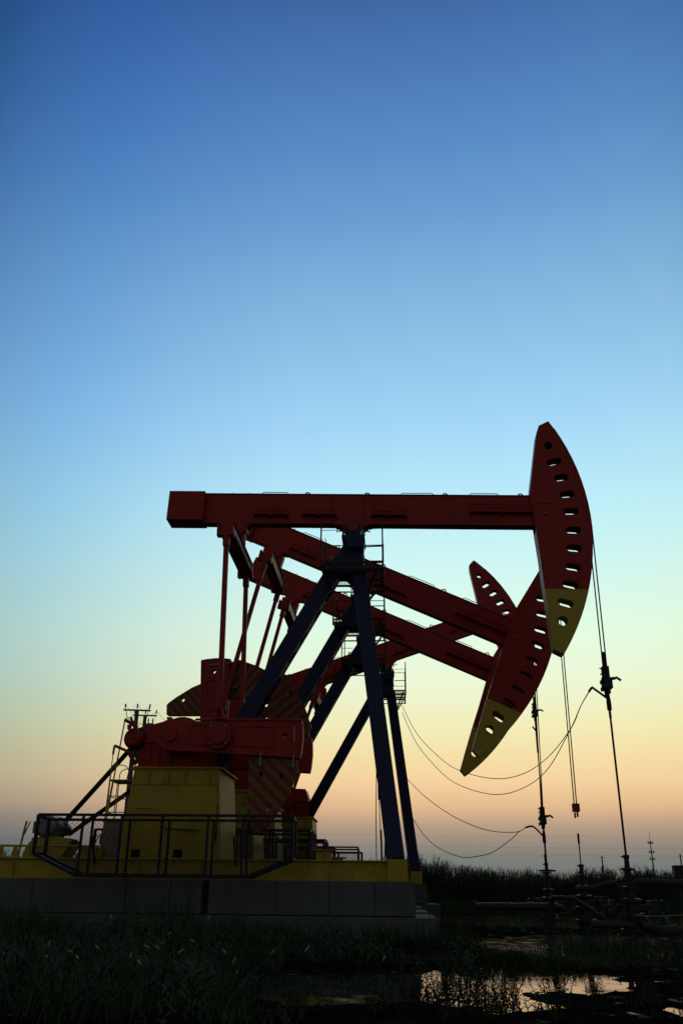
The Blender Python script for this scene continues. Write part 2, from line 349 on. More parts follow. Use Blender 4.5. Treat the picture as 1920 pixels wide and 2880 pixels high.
    b = MB(); b.prism([(-.24, 8.775), (-.17, 8.82), (-.21, 9.0), (-.12, 9.13), (.12, 9.13), (.22, 9.0), (.18, 8.82), (.25, 8.775)], -.34, -.16); part(b, 'bearing_pedestal', 'blue'); b = MB(); b.prism([(-.24, 8.775), (-.17, 8.82), (-.21, 9.0), (-.12, 9.13), (.12, 9.13), (.22, 9.0), (.18, 8.82), (.25, 8.775)], .16, .34)
    part(b, 'bearing_pedestal', 'blue')
    # service platform
    b = MB()
    x0, x1, y0, y1, z0 = -.73, .72, -.87, .87, 7.90
    for y in (y0, y1): b.bar((x0, y, z0), (x1, y, z0), .03, .05); b.bar((x0 + .05, y, z0 - .16), (x1, y, z0 - .16), .03, .03)
    for x in (x0, x1): b.bar((x, y0, z0), (x, y1, z0), .03, .05, (1, 0, 0)); b.bar((x * .95, y0, z0 - .16), (x * .95, y1, z0 - .16), .03, .03, (1, 0, 0))
    for y in (-.35, .35): b.bar((x0, y, z0 - .03), (x1, y, z0 - .03), .05, .05)
    for s in (-1, 1):
        b.bar((-.55, s * .22, 7.45), (x0 + .06, s * .8, z0 - .05), .05, .05); b.bar((.33, s * .22, 7.25), (x1 - .1, s * .8, z0 - .05), .05, .05)
    pl = part(b, 'service_platform', 'dark', bevel=0)
    g = MB()
    for k in range(29): g.bar((x0, y0 + .024 + k * .06, z0 + .02), (x1, y0 + .024 + k * .06, z0 + .02), .006, .006)
    for k in range(13): g.bar((x0 + .06 + k * .11, y0, z0 + .02), (x0 + .06 + k * .11, y1, z0 + .02), .006, .006, (1, 0, 0))
    part(g, 'grating', 'dark', parent=pl, bevel=0)
    rl = MB()
    for (x, y) in [(x0, y0), (x1, y0), (x0, y1), (x1, y1)]: rl.bar((x, y, z0 - .17), (x, y, z0 + 1.12), .035, .035)
    for y in (y0, y1):
        if y < 0:
            rl.bar((x0, y, z0 + .80), (x1, y, z0 + .84), .012, .012); rl.bar((.28, y, z0 + .38), (x1, y, z0 + .39), .025, .025); rl.bar((x0, y, z0 + .36), (-.35, y, z0 + .36), .015, .015)
        else:
            for zz in (.55, 1.1): rl.bar((x0, y, z0 + zz), (x1, y, z0 + zz), .018, .018)
    for zz in (.55, 1.1): rl.bar((x1, y0, z0 + zz), (x1, y1, z0 + zz), .018, .018)
    rl.bar((x0, y1, z0 + 1.1), (x0, y1 - .5, z0 + 1.1), .018, .018)
    part(rl, 'railing', 'dark', parent=pl, bevel=0)
    # gearbox pedestal
    b = MB()
    trap = [(-4.81, 1.412), (-2.64, 1.412), (-2.79, 3.20), (-4.62, 3.20)]
    holes = [[(-4.52, 1.43), (-4.33, 1.43), (-4.33, 1.59), (-4.52, 1.59)], [(-3.64, 1.43), (-3.45, 1.43), (-3.45, 1.59), (-3.64, 1.59)],
             [(-2.80, 1.76), (-2.755, 1.76), (-2.765, 2.5), (-2.785, 2.5)], [(-2.80, 2.66), (-2.785, 2.66), (-2.79, 2.84), (-2.80, 2.84)]]
    b.prism(trap, -.955, -.935, holes); b.prism(trap, .935, .955)
    b.add([(-4.81, -.935, 1.412), (-4.81, .935, 1.412), (-4.62, .935, 3.20), (-4.62, -.935, 3.20)], [(0, 1, 2, 3)]); b.add([(-2.64, -.935, 1.412), (-2.64, .935, 1.412), (-2.79, .935, 3.20), (-2.79, -.935, 3.20)], [(3, 2, 1, 0)])
    b.box(-4.68, -2.72, -1.0, 1.0, 3.20, 3.235)
    for x in (-4.29, -3.87, -3.5, -2.99): b.prism([(x - .008, 2.9), (x + .008, 2.9), (x + .008, 3.20), (x - .008, 3.20)], -.995, -.955)
    b.bar((-4.62, -.965, 2.88), (-2.80, -.965, 2.88), .012, .012)
    b.tube([(-4.5, -.97, 2.40), (-4.2, -.98, 2.40), (-4.1, -.99, 2.36)], .008, 5); b.tube([(-3.86, -.99, 2.02), (-3.1, -.99, 1.98)], .02, 5)
    b.tube([(-4.51, -.96, 2.40), (-4.51, -.96, 1.95)], .006, 5)
    part(b, 'gearbox_pedestal', 'yellow', bevel=0)
    # gearbox
    b = MB()
    gp = [(-4.66, 3.235), (-4.70, 3.6), (-4.74, 4.13), (-4.37, 4.22), (-4.04, 4.31), (-3.85, 4.365), (-3.72, 4.37), (-3.58, 4.34), (-3.45, 4.28), (-3.1, 4.27), (-3.0, 4.0), (-2.98, 3.235)]
    b.prism(gp, -.58, .58)
    b.box(-4.72, -2.9, -.68, .68, 3.235, 3.30)
    b.box(-4.74, -2.95, -.62, .62, 3.80, 3.86)
    gb = part(b, 'gearbox', 'red', bevel=.015)
    b = MB()
    b.lathe([(.30, -.68), (.30, -.58)], (SH[0], 0, SH[1]), 'y'); b.lathe([(.14, -1.36), (.14, 1.36)], (SH[0], 0, SH[1]), 'y')
    for x in (-4.45, -4.25, -4.0, -3.4, -3.15):
        b.prism([(x, 3.30), (x + .05, 3.30), (x + .05, 3.7), (x, 3.7)], -.62, -.58)
    b.lathe([(.05, 4.2), (.05, 4.42), (.07, 4.42), (.07, 4.46)], (-4.2, 0, 0), n=10)
    part(b, 'shaft', 'red', parent=gb)
    b = MB(); b.lathe([(.14, -.84), (.175, -.83), (.175, -.74), (.205, -.73), (.205, -.66)], (-4.78, 0, 3.88), 'y'); b.lathe([(.05, -.87), (.05, -.84)], (-4.78, 0, 3.88), 'y'); part(b, 'brake_drum', 'red')
    b = MB(); b.lathe([(.235, -.66), (.235, -.58)], (-4.78, 0, 3.88), 'y', 30); part(b, 'brake_band', 'dark')
    b = MB(); b.lathe([(.44, .72), (.47, .73), (.45, .76), (.47, .79), (.45, .82), (.47, .85), (.44, .86)], (-4.70, 0, 3.84), 'y', 36); part(b, 'belt_sheave', 'dark')
    # brake levers and rods
    b = MB(); b.bar((-4.97, -.9, 4.25), (-4.66, -.9, 4.08), .05, .07); b.bar((-4.84, -.9, 4.31), (-4.74, -.9, 4.08), .04, .05); b.prism([(-4.9, 4.13), (-4.78, 4.16), (-4.82, 4.0), (-4.88, 4.03)], -.92, -.88); b.bar((-4.98, -.9, 4.25), (-4.84, -.9, 4.31), .012, .012); part(b, 'brake_lever', 'red')
    b = MB(); b.bar((-5.13, -.9, 3.69), (-4.78, -.9, 3.55), .05, .06); b.tube([(-4.80, -.9, 3.56), (-4.72, -.9, 3.42), (-4.62, -.85, 3.3)], .045, 8); part(b, 'brake_lever', 'red')
    b = MB(); b.tube([(-4.96, -.9, 4.24), (-5.01, -.9, 3.64), (-5.07, -.9, 2.96), (-5.14, -.9, 2.1), (-5.17, -.9, 1.5)], .016, 7); b.tube([(-5.13, -.9, 3.69), (-5.14, -.9, 3.5)], .025, 7); b.tube([(-5.14, -.9, 3.5), (-5.17, -.9, 2.1), (-5.18, -.9, 1.5)], .010, 6); b.tube([(-5.07, -.9, 2.97), (-5.09, -.9, 2.75), (-5.14, -.9, 2.1)], .022, 7)
    part(b, 'brake_rod', 'yellow', bevel=0)
    b = MB(); b.tube([(-6.90, -.92, 1.45), (-6.84, -.92, 2.0), (-6.82, -.92, 2.13)], .022, 6); b.tube([(-6.88, -.92, 1.75), (-6.74, -.92, 2.12)], .014, 6)
    b.tube([(-8.5, -.95, 1.64), (-5.2, -.95, 1.64)], .022, 6)
    for x in (-8.1, -7.25, -6.95, -6.7, -5.3): b.prism([(x - .09, 1.41), (x + .09, 1.41), (x + .03, 1.64), (x - .03, 1.64)], -1.0, -.97)
    part(b, 'brake_handle', 'yellow', bevel=0)
    # inspection step with hooped rail behind the pedestal
    b = MB()
    b.box(-5.42, -4.78, -.1, .6, 3.045, 3.075)
    for (x, y) in ((-5.40, -.08), (-5.40, .58)): b.tube([(x, y, 1.41), (x, y, 3.06)], .013, 6)
    b.tube([(-5.24, -.1, 1.41), (-5.22, -.1, 3.06)], .01, 6)
    for z in (2.72, 2.38, 2.05): b.tube([(-5.40, -.1, z), (-4.85, -.1, z)], .01, 6); b.tube([(-5.40, .58, z), (-4.85, .58, z)], .01, 6); b.tube([(-5.40, -.1, z), (-5.40, .58, z)], .01, 6)
    for y in (-.08, .58): b.tube([(-5.40, y, 3.06)] + [(-5.20 - .20 * math.cos(a), y, 3.25 + .14 * math.sin(a)) for a in np.linspace(0, math.pi, 9)] + [(-5.03, y, 3.06)], .011, 6)
    part(b, 'inspection_step', 'yellow', bevel=0)
    # motor
    b = MB(); b.lathe([(.17, -.42), (.235, -.38), (.245, -.30), (.245, .02)], (-6.6, 0, 2.06), 'y', 28); b.lathe([(.20, .02), (.22, .04), (.22, .42), (.12, .46)], (-6.6, 0, 2.06), 'y', 28, mi=1)
    for k in range(14): a = 2 * math.pi * k / 14; b.bar((-6.6 + .23 * math.cos(a), .05, 2.06 + .23 * math.sin(a)), (-6.6 + .23 * math.cos(a), .4, 2.06 + .23 * math.sin(a)), .01, .03, mi=1)
    b.lathe([(.05, .46), (.05, .72), (.13, .72), (.13, .88)], (-6.6, 0, 2.06), 'y', 20, mi=1)
    mo = part(b, 'motor', ['steel', 'dark'], bevel=0)
    b = MB(); b.box(-6.94, -6.84, -.25, -.02, 1.93, 2.17); part(b, 'terminal_box', 'steel', parent=mo)
    b = MB(); b.prism([(-7.0, 1.41), (-6.2, 1.41), (-6.0, 1.78), (-6.3, 1.86), (-6.82, 1.84), (-6.95, 1.7)], -.38, -.34); b.prism([(-7.0, 1.41), (-6.2, 1.41), (-6.0, 1.78), (-6.3, 1.86), (-6.82, 1.84), (-6.95, 1.7)], .3, .34); b.box(-6.9, -6.1, -.34, .3, 1.79, 1.83)
    b.box(-5.6, -5.15, -.9, -.6, 1.41, 1.62); part(b, 'motor_mount', 'yellow')
    b = MB(); b.box(-5.75, -5.2, .9, 1.2, 1.41, 2.25); b.box(-5.78, -5.17, .87, 1.23, 2.25, 2.30); part(b, 'control_box', 'steel')
    b = MB()
    for off in (.72, .78, .84, .90):
        c1 = Vector((-6.6, off, 2.06)); c2 = Vector((-4.70, off, 3.84)); dd = (c2 - c1).normalized(); pn = Vector((-dd.z, 0, dd.x))
        sb = (.46 - .13) / (c2 - c1).length
        for s in (1, -1):
            nn = (pn * s * math.sqrt(1 - sb * sb) - dd * sb)
            b.bar(c1 + nn * .135, c2 + nn * .465, .05, .045)
    part(b, 'drive_belt', 'rubber', bevel=0)
    # cranks: near (-) and far (+)
    for s, role in ((-1, 'cn'), (1, 'cf')):
        yi, yo = s * 1.05, s * 1.30; ya, yb_ = min(yi, yo), max(yi, yo)
        n_ = 12
        outl = [(.60, .30)] + [(2.79, .40), (2.815, .25), (2.83, 0), (2.815, -.25), (2.79, -.41)] + [(.60, -.33), (.18, -.34)] + [(.33 * math.cos(a), .33 * math.sin(a)) for a in np.linspace(-1.9, -2 * math.pi + 1.5, 14)] + [(.2, .24)]
        outl = [(p[0], p[1]) for p in outl][::-1]
        b = MB(); hl = [circ(2.46, .04, .055, 16)]
        b.prism(outl, ya, yb_, hl)
        # raised rims round the recessed panels
        yr0, yr1 = (yo - .02, yo) if s < 0 else (yo, yo + .02)
        for (xa, xb) in ((.42, .80), (1.38, 2.22)):
            za, zb = -.19, .22
            for p_, q_ in (((xa, zb), (xb, zb)), ((xb, zb), (xb, za)), ((xa, za), (xb, za)), ((xa, za), (xa, zb))): b.bar((p_[0], (yr0 + yr1) / 2, p_[1]), (q_[0], (yr0 + yr1) / 2, q_[1]), .02, .03)
        b.bar((.5, (yr0 + yr1) / 2, .33), (2.78, (yr0 + yr1) / 2, .385), .03, .05); b.bar((.5, (yr0 + yr1) / 2, -.31), (2.78, (yr0 + yr1) / 2, -.385), .03, .05)
        b.lathe([(.14, min(yo, yo + s * .05)), (.14, max(yo, yo + s * .05))], (0, 0, 0), 'y', 24)
        cr = part(b, 'crank', 'red', role, bevel=.01)
        fin = [(1.71, -.30), (1.76, -1.85), (1.80, -1.89), (2.08, -1.90), (2.15, -1.83), (2.31, -1.60), (2.57, -1.16), (2.76, -.68), (2.77, -.62), (2.72, -.57), (2.73, -.42), (2.60, -.40)]
        hs = [circ(1.97, -.76, .055, 16), circ(2.41, -.76, .055, 16), circ(2.21, -1.42, .055, 16)]
        if s > 0: fin = [(x, -z) for x, z in fin]; hs = [[(x, -z) for x, z in h] for h in hs]
        b = MB(); y2, y3 = s * 1.07, s * 1.24
        b.prism(fin, min(y2, y3), max(y2, y3), hs)
        part(b, 'counterweight', 'finA' if s < 0 else 'finB', role, bevel=.008)
        for x in (1.97, 2.66):
            b = MB(); z = s * .47; b.lathe([(.035, min(z, z + s * .12)), (.035, max(z, z + s * .12))], (x, yo + s * .03, 0), 'z', 8); b.lathe([(.022, min(s * .3, s * .6)), (.022, max(s * .3, s * .6))], (x, yo + s * .03, 0), 'z', 8)
            part(b, 'clamp_bolt', 'steel', role, bevel=0)
        b = MB(); b.bar((2.64, yo + s * .01, .24), (2.66, yo + s * .01, -.10), .02, .035)
        part(b, 'gauge_strip', 'steel', role, bevel=0)
    # beam group
    beam = MB()
    beam.box(-3.76, 4.46, -.125, .125, .165, .945); beam.box(-3.76, 4.46, -.15, .15, .945, .965); beam.box(-3.76, 4.46, -.15, .15, .145, .165)
    for x in (-.55, -.25, .25, .55): beam.box(x - .01, x + .01, -.145, .145, .165, .945)
    beam.box(-.45, .45, -.16, .16, .12, .145); beam.box(-3.15, -2.5, -.16, .16, .12, .145)
    bo = part(beam, 'walking_beam', 'red', 'b')
    for x in (-1.19, .317, 2.27, 4.138):
        e = MB(); e.tube([(x + .07 * math.cos(a), 0, .965 + .095 * math.sin(a)) for a in np.linspace(-.1, math.pi + .1, 12)], .017, 7); part(e, 'lifting_eye', 'dark', parent=bo, bevel=0)
    for x0_, x1_ in ((-2.35, -1.65), (1.15, 2.0), (2.85, 3.6)):
        e = MB(); e.tube([(x0_, -.1, .96), (x0_ + .05, -.1, 1.015), (x1_ - .06, -.1, 1.015), (x1_, -.1, .96)], .011, 6); part(e, 'hand_rail', 'dark', parent=bo, bevel=0)
    for x in (-3.114, -2.674): e = MB(); e.lathe([(.03, .965), (.03, 1.0), (.018, 1.0), (.018, 1.035)], (x, .0, 0), n=8); part(e, 'bolt', 'steel', parent=bo, bevel=0)
    for xa, xb, za, zb, ladder in ((-2.49, -1.63, .37, .53, 1), (-1.27, -.43, .38, .47, 0), (.45, 1.31, .38, .47, 0), (2.86, 4.40, .485, .67, 1)):
        e = MB(); e.bar((xa, -.24, zb), (xb, -.24, zb), .03, .03); e.bar((xa, -.18, za), (xb, -.18, za), .12, .025)
        if ladder:
            k = max(3, int((xb - xa) / .26))
            for i in range(k + 1): x = xa + (xb - xa) * i / k; e.bar((x, -.23, za), (x, -.23, zb), .02, .02, (1, 0, 0))
        for x in (xa, (xa + xb) / 2, xb): e.box(x - .015, x + .015, -.24, -.127, za - .06, za)
        part(e, 'bracket_shelf', 'red', parent=bo, bevel=0)
    e = MB(); e.lathe([(.045, -.14), (.045, -.125)], (-2.0, 0, .60), 'y', 12); part(e, 'port', 'dark', parent=bo, bevel=0)
    b = MB(); b.box(-4.665, -3.75, -.29, .29, .168, .958); cb = part(b, 'tail_weight', 'red', 'b', .012)
    e = MB(); e.tube([(-3.75, -.15, .72), (-3.70, -.15, .72)], .03, 8); part(e, 'bolt', 'red', parent=cb, bevel=0); e = MB(); e.tube([(-3.75, -.15, .3), (-3.70, -.15, .3)], .03, 8); part(e, 'bolt', 'red', parent=cb, bevel=0)
    b = MB(); b.prism([(-.36, .12), (.36, .12), (.24, .02), (.20, -.06), (.1, -.12), (-.1, -.12), (-.20, -.06), (-.24, .02)], -.15, .15); b.lathe([(.13, -.36), (.13, .36)], (0, 0, 0), 'y', 20); sb_ = part(b, 'saddle_bearing', 'red', 'b')
    for s in (-1, 1):
        e = MB()
        for y in (-.12, .12): e.tube([(s * .27, y, .05), (s * .27, y, -.05)], .02, 6)
        e.tube([(s * .24, -.12, -.04), (s * .40, -.12, -.04)], .012, 6); e.box(s * .40 - .01, s * .40 + .01, -.145, -.095, -.065, -.015); e.box(s * .30 - .06, s * .30 + .06, -.17, .17, .08, .118)
        part(e, 'adjusting_bolt', 'dark', parent=sb_, bevel=0)
    # tail bearing
    ex, ez = EQB
    b = MB(); b.prism([(ex - .27, .12), (ex + .27, .12), (ex + .27, .085), (ex + .19, .05), (ex + .18, -.06), (ex + .08, -.17), (ex - .08, -.17), (ex - .18, -.06), (ex - .19, .05), (ex - .27, .085)], -.15, .15)
    b.lathe([(.15, -.20), (.15, .20)], (ex, 0, -.02), 'y', 20)
    tb = part(b, 'tail_bearing', 'red', 'b', .01)
    # horse head
    arc = [(4.903, 3.022), (5.122, 2.627), (5.373, 2.112), (5.578, 1.477), (5.703, .83), (5.765, .191), (5.765, -.339), (5.70, -.90), (5.565, -1.484), (5.36, -2.10), (5.121, -2.644), (4.91, -3.039)]
    # smooth the arc: circle about the pivot
    a0 = math.atan2(3.022, 4.903); a1 = math.atan2(-3.039, 4.91); RR = 5.765
    arc = [(RR * math.cos(a), RR * math.sin(a)) for a in np.linspace(a0, a1, 33)]
    back = [(4.70, -2.92), (4.646, -2.435), (4.565, -1.497), (4.507, -.698), (4.441, -.009), (4.34, .939), (4.61, 2.66), (4.648, 2.796), (4.666, 2.885)]
    poly = arc + back
    hc = [(4.878, 2.331), (4.989, 1.874), (5.139, 1.437), (5.249, .979), (5.31, .521), (5.331, .021), (5.322, -.449), (5.262, -.931), (5.162, -1.373), (5.023, -1.827), (4.933, -2.259)]
    holes = []
    for i, (x, z) in enumerate(hc):
        if i in (0, 10): holes.append(circ(x, z, .105 if i == 0 else .118, 20))
        else: holes.append(slot(x, z, .375, .091, math.atan2(z, x) * .75 - .02))
    b = MB(); b.prism(poly, -.19, -.172, holes); b.prism(poly, .172, .19, holes)
    hh = part(b, 'horse_head', 'head', 'b', 0)
    b = MB(); n_ = len(arc)
    inn = [(x * (1 - .02 / RR), z * (1 - .02 / RR)) for x, z in arc]; outr = [(x * (1 + .012 / RR), z * (1 + .012 / RR)) for x, z in arc]
    b.prism(outr + inn[::-1], -.20, .20)
    part(b, 'face_plate', 'head', parent=hh, bevel=0)
    b = MB()
    def strip(p, q_, th=.024, y=.1925):
        b.bar((p[0], 0, p[1]), (q_[0], 0, q_[1]), 2 * y, th)
    strip((4.35, .97), (4.61, 2.66)); strip((4.61, 2.66), (4.67, 2.88)); strip((4.67, 2.89), (4.89, 3.01))
    part(b, 'back_plate', 'head', parent=hh, bevel=0); b = MB(); strip((4.45, -.01), (4.515, -.7)); strip((4.515, -.7), (4.57, -1.497)); strip((4.57, -1.5), (4.655, -2.435)); strip((4.655, -2.435), (4.705, -2.92)); strip((4.70, -2.93), (4.90, -3.03))
    part(b, 'back_plate', 'head', parent=hh, bevel=0)
    b = MB(); b.tube([(4.66, -.19, .46), (4.66, -.24, .46)], .035, 8); part(b, 'hinge_pin', 'steel', parent=hh, bevel=0); b = MB(); b.bar((4.5, -.20, .72), (4.9, -.20, .74), .01, .02); part(b, 'hinge_strap', 'head', parent=hh, bevel=0)
    # equaliser + pitman arms (own pivot: origin at the equaliser pin)
    b = MB()
    b.box(-.12, .14, -1.38, 1.38, -.14, .13)
    b.box(-.16, .18, -1.38, 1.38, .13, .15); b.box(-.16, .18, -1.38, 1.38, -.16, -.14); b.prism([(-.16, .15), (.18, .15), (.20, .50), (.13, .66), (-.05, .66), (-.12, .50)], -.13, .13)
    eq = part(b, 'equalizer_beam', 'red', 'p', .01)
    for s in (-1, 1):
        b = MB(); y = s * 1.45
        b.box(-.14, .16, y - .07, y + .07, -.17, .20); b.box(-.20, .18, y - .085, y + .085, -.22, -.15); b.box(-.22, -.16, y - .085, y + .085, -.22, .08)
        e = part(b, 'end_block', 'red', parent=eq)
    for s in (-1, 1):
        b = MB(); y = s * 1.45; L = 4.56
        b.bar((.0, y, -.15), (.0, y, -.45), .15, .15, (1, 0, 0)); b.bar((.0, y, -.40), (0, y, -L + .32), .11, .11, (1, 0, 0))
        b.prism([(-.055, -L + .55), (.055, -L + .55), (.12, -L + .3), (-.12, -L + .3)], y - .055, y + .055)
        b.lathe([(.27, min(s * 1.36, s * 1.46)), (.27, max(s * 1.36, s * 1.46))], (0, 0, -L), 'y', 28); b.lathe([(.18, min(s * 1.46, s * 1.53)), (.165, max(s * 1.46, s * 1.53))], (0, 0, -L), 'y', 28)
        pm = part(b, 'pitman_arm', 'red', 'p', .008)
        for dx in (-.16, .16):
            for dz in (-.17, .17): b = MB(); b.lathe([(.024, min(s * 1.46, s * 1.50)), (.024, max(s * 1.46, s * 1.50))], (dx, 0, -L + dz), 'y', 8); part(b, 'bolt', 'steel', parent=pm, bevel=0)
    return r
def pose(root, tilt, phi):
    a = R_(tilt); ex = EQB[0] * math.cos(a) + EQB[1] * math.sin(a) - .04; ez = PZ - EQB[0] * math.sin(a) + EQB[1] * math.cos(a) - .58
    ph = R_(phi if phi < 45 else phi - 8); px = SH[0] + 1.06 * math.cos(ph); pz = SH[1] + 1.06 * math.sin(ph)
    Lp = math.hypot(px - ex, pz - ez); ang = math.atan2(-(px - ex), -(pz - ez))  # rotate local -z onto the pin direction
    for o in root.children:
        ro = o.get('role')
        if ro == 'b': o.rotation_euler = (0, a, 0)
        elif ro in ('cn', 'cf'): o.rotation_euler = (0, -R_(phi), 0)
        elif ro == 'p':
            o.location = (ex, 0, ez); o.rotation_euler = (0, ang, 0)
            if o.name.startswith('pitman'): o.scale = (1, 1, Lp / 4.56)
def copy_tree(o, parent=None):
    c = o.copy(); C.objects.link(c); c.parent = parent
    for ch in o.children: copy_tree(ch, c)
    return c
JL = ['nearest and largest pump jack, the only one with its red beam level',
      'second pump jack from the front, beam sloping down, crank upright, above the nearest gearbox',
      'third pump jack from the front, lower of two sloping beams, lowest yellow head tip',
      'farthest and smallest pump jack, the only one with its beam and head raised']
proto = build_jack()
POSE = [(1.3, -1.5), (24.2, 92), (24.0, 92), (-19.0, -115)]
jacks = []
for j in range(4):
    o = proto if j == 0 else copy_tree(proto)
    jacks.append(o)
bpy.context.view_layer.update()
for j, o in enumerate(jacks):
    o.location = (ORG[j][0], ORG[j][1], [0, .02, .06, .10][j]); o.rotation_euler = (0, 0, -PSI)
    pose(o, *POSE[j]); tag(o, JL[j], 'pump jack', 'pump jacks in a row')
WU = [5.76, 5.74, 5.62, 5.72]
# bridle cables and carriers, one set per jack
CZ = [5.36, 2.92, 3.06, 7.33]
for j, o in enumerate(jacks):
    u = 5.785
    du = WU[j] - u
    for k, s in enumerate((-1, 1)):
        b = MB(); top = R_([28, 7, 7, 45][j]); pts = [(u * math.cos(a), s * .17, PZ + u * math.sin(a)) for a in np.linspace(top, .0, 10)]
        pts += [(u + du, s * .17 * (1 if j else 1), CZ[j])]
        b.tube(pts, .016, 6); q = b.obj('bridle_cable', 'cable', o)
    b = MB(); x = WU[j]
    if j == 1:
        b.box(x - .065, x + .075, -.19, .19, CZ[j] - .08, CZ[j] + .10); b.box(x - .085, x + .095, -.08, .08, CZ[j] - .10, CZ[j] + .11)
        for s in (-1, 1): b.tube([(x, s * .17, CZ[j] - .1), (x, s * .17, CZ[j] - .24)], .028, 8)
        b.obj('carrier_bar', 'red', o, bevel=.01)
    else:
        b.box(x - .08, x + .09, -.20, .20, CZ[j] - .28, CZ[j] - .06); b.box(x - .13, x - .07, -.1, .1, CZ[j] - .14, CZ[j] - .06); b.box(x - .13, x - .07, -.1, .1, CZ[j] - .30, CZ[j] - .22)
        for s in (-1, 1): b.tube([(x, s * .17, CZ[j] - .28), (x, s * .17, CZ[j] - .40)], .035, 8)
        for s in (-1, 1): b.tube([(x, s * .17, CZ[j] + .02), (x, s * .17, CZ[j] - .08)], .03, 8)
        cb = b.obj('carrier_bar', 'dark', o, bevel=.01)
        b = MB(); b.box(x - .075, x + .075, -.08, .08, CZ[j] + .0, CZ[j] + .25); b.tube([(x - .13, -.03, CZ[j] + .2), (x - .07, -.03, CZ[j] + .2)], .018, 6); b.tube([(x - .13, -.03, CZ[j] + .07), (x - .07, -.03, CZ[j] + .07)], .018, 6)
        b.obj('rod_clamp', 'dark', cb, bevel=.006)
        b = MB(); b.lathe([(.09, CZ[j] - .06), (.11, CZ[j] - .04), (.11, CZ[j] - .01), (.09, CZ[j])], (x, 0, 0), n=16); b.tube([(x + .07, 0, CZ[j] - .03), (x + .2, 0, CZ[j] - .02), (x + .23, 0, CZ[j]), (x + .33, 0, CZ[j] - .07)], [.04, .035, .03, .03], 8)
        b.obj('load_cell', 'dark', cb)
bpy.context.view_layer.update()

# dangling power cables on the blue posts
def dang(j, pts, v, rad, w=6):
    b = MB(); b.tube([(u, v, z) for u, z in pts], rad, w); return b.obj('power_cable', 'cable', jacks[j])
dang(2, [(.30, 7.7), (.41, 6.33), (.44, 4.93), (.46, 3.53)], .3, .035); dang(2, [(.46, 3.53), (.50, 2.7), (.51, 2.6)], .3, .014); dang(2, [(.51, 2.62), (.53, 2.2), (.54, 1.45)], .3, .035)
dang(2, [(.32, 7.7), (.42, 6.33), (.39, 4.7), (.36, 3.03), (.37, 1.45)], .32, .016)
dang(1, [(.35, 7.7), (.60, 5.9), (.64, 4.49), (.65, 3.16), (.69, 2.24), (.73, 1.45)], .3, .034); dang(1, [(.36, 7.7), (.62, 5.9), (.67, 4.49), (.70, 3.16), (.68, 2.24), (.66, 1.45)], .33, .02)

# sagging signal leads from the far post to the carriers
def sag(pts, rad, label, name='signal_cable'):
    P = [Vector(p) for p in pts]; out = []
    for i in range(len(P) - 1):
        p0, p1, p2, p3 = P[max(i - 1, 0)], P[i], P[i + 1], P[min(i + 2, len(P) - 1)]
        for t_ in np.linspace(0, 1, 6, endpoint=False):
            out.append(.5 * ((2 * p1) + (-p0 + p2) * t_ + (2 * p0 - 5 * p1 + 4 * p2 - p3) * t_ ** 2 + (-p0 + 3 * p1 - 3 * p2 + p3) * t_ ** 3))
    out.append(P[-1]); b = MB(); b.tube(out, rad, 6)
    return tag(b.obj(name, 'cable'), label, 'cable', 'signal leads sagging between the wells')
def h(pts): return [(x, y, z) for x, y, z in pts]
sag(h([(2.43, 34, 7.5), (2.84, 32.5, 6.2), (3.44, 31, 5.17), (3.92, 29.5, 4.53), (4.66, 27.5, 4.04), (5.15, 25.5, 3.92), (5.58, 24, 4.18), (5.75, 22, 4.6), (5.79, 21, 4.98), (5.79, 20.2, 5.15)]), .011, 'upper of the two black leads in the high sagging pair left of the nearest rod')
sag(h([(2.43, 34, 7.24), (2.83, 32.5, 5.84), (3.43, 31, 4.73), (3.9, 29.5, 4.07), (4.64, 27.5, 3.58), (5.12, 25.5, 3.53), (5.55, 24, 3.87), (5.75, 22, 4.6), (5.79, 21, 4.98), (5.79, 20.2, 5.14)]), .011, 'lower of the two black leads in the high sagging pair left of the nearest rod')
sag(h([(5.79, 20.2, 5.15), (5.81, 20.0, 5.2), (5.83, 19.9, 5.15), (6.04, 19.66, 4.88)]), .028, 'short thick black hose elbow arching onto the nearest rod', 'hose')
sag(h([(2.51, 33.5, 4.73), (3.09, 33, 4.07), (3.74, 32, 3.44), (4.41, 31.5, 3.03), (5.06, 31, 2.77), (5.65, 30.5, 2.69), (5.88, 30, 2.7), (6.04, 29.8, 2.8)]), .012, 'shallower black lead of the low pair ending at the third well')
sag(h([(2.64, 33.3, 3.39), (3.01, 32.5, 2.7), (3.45, 32, 2.26), (4.12, 31.5, 1.96), (4.53, 31, 1.95), (5.07, 30.7, 2.08), (5.59, 30.3, 2.43), (5.88, 30, 2.7)]), .012, 'deepest sagging black lead, its bottom just above the reeds')
sag(h([(6.04, 29.8, 2.8), (6.19, 29.5, 2.82), (6.30, 29.3, 2.7), (6.42, 29.05, 2.50)]), .03, 'short thick black hose elbow at the third rod above the reeds', 'hose')

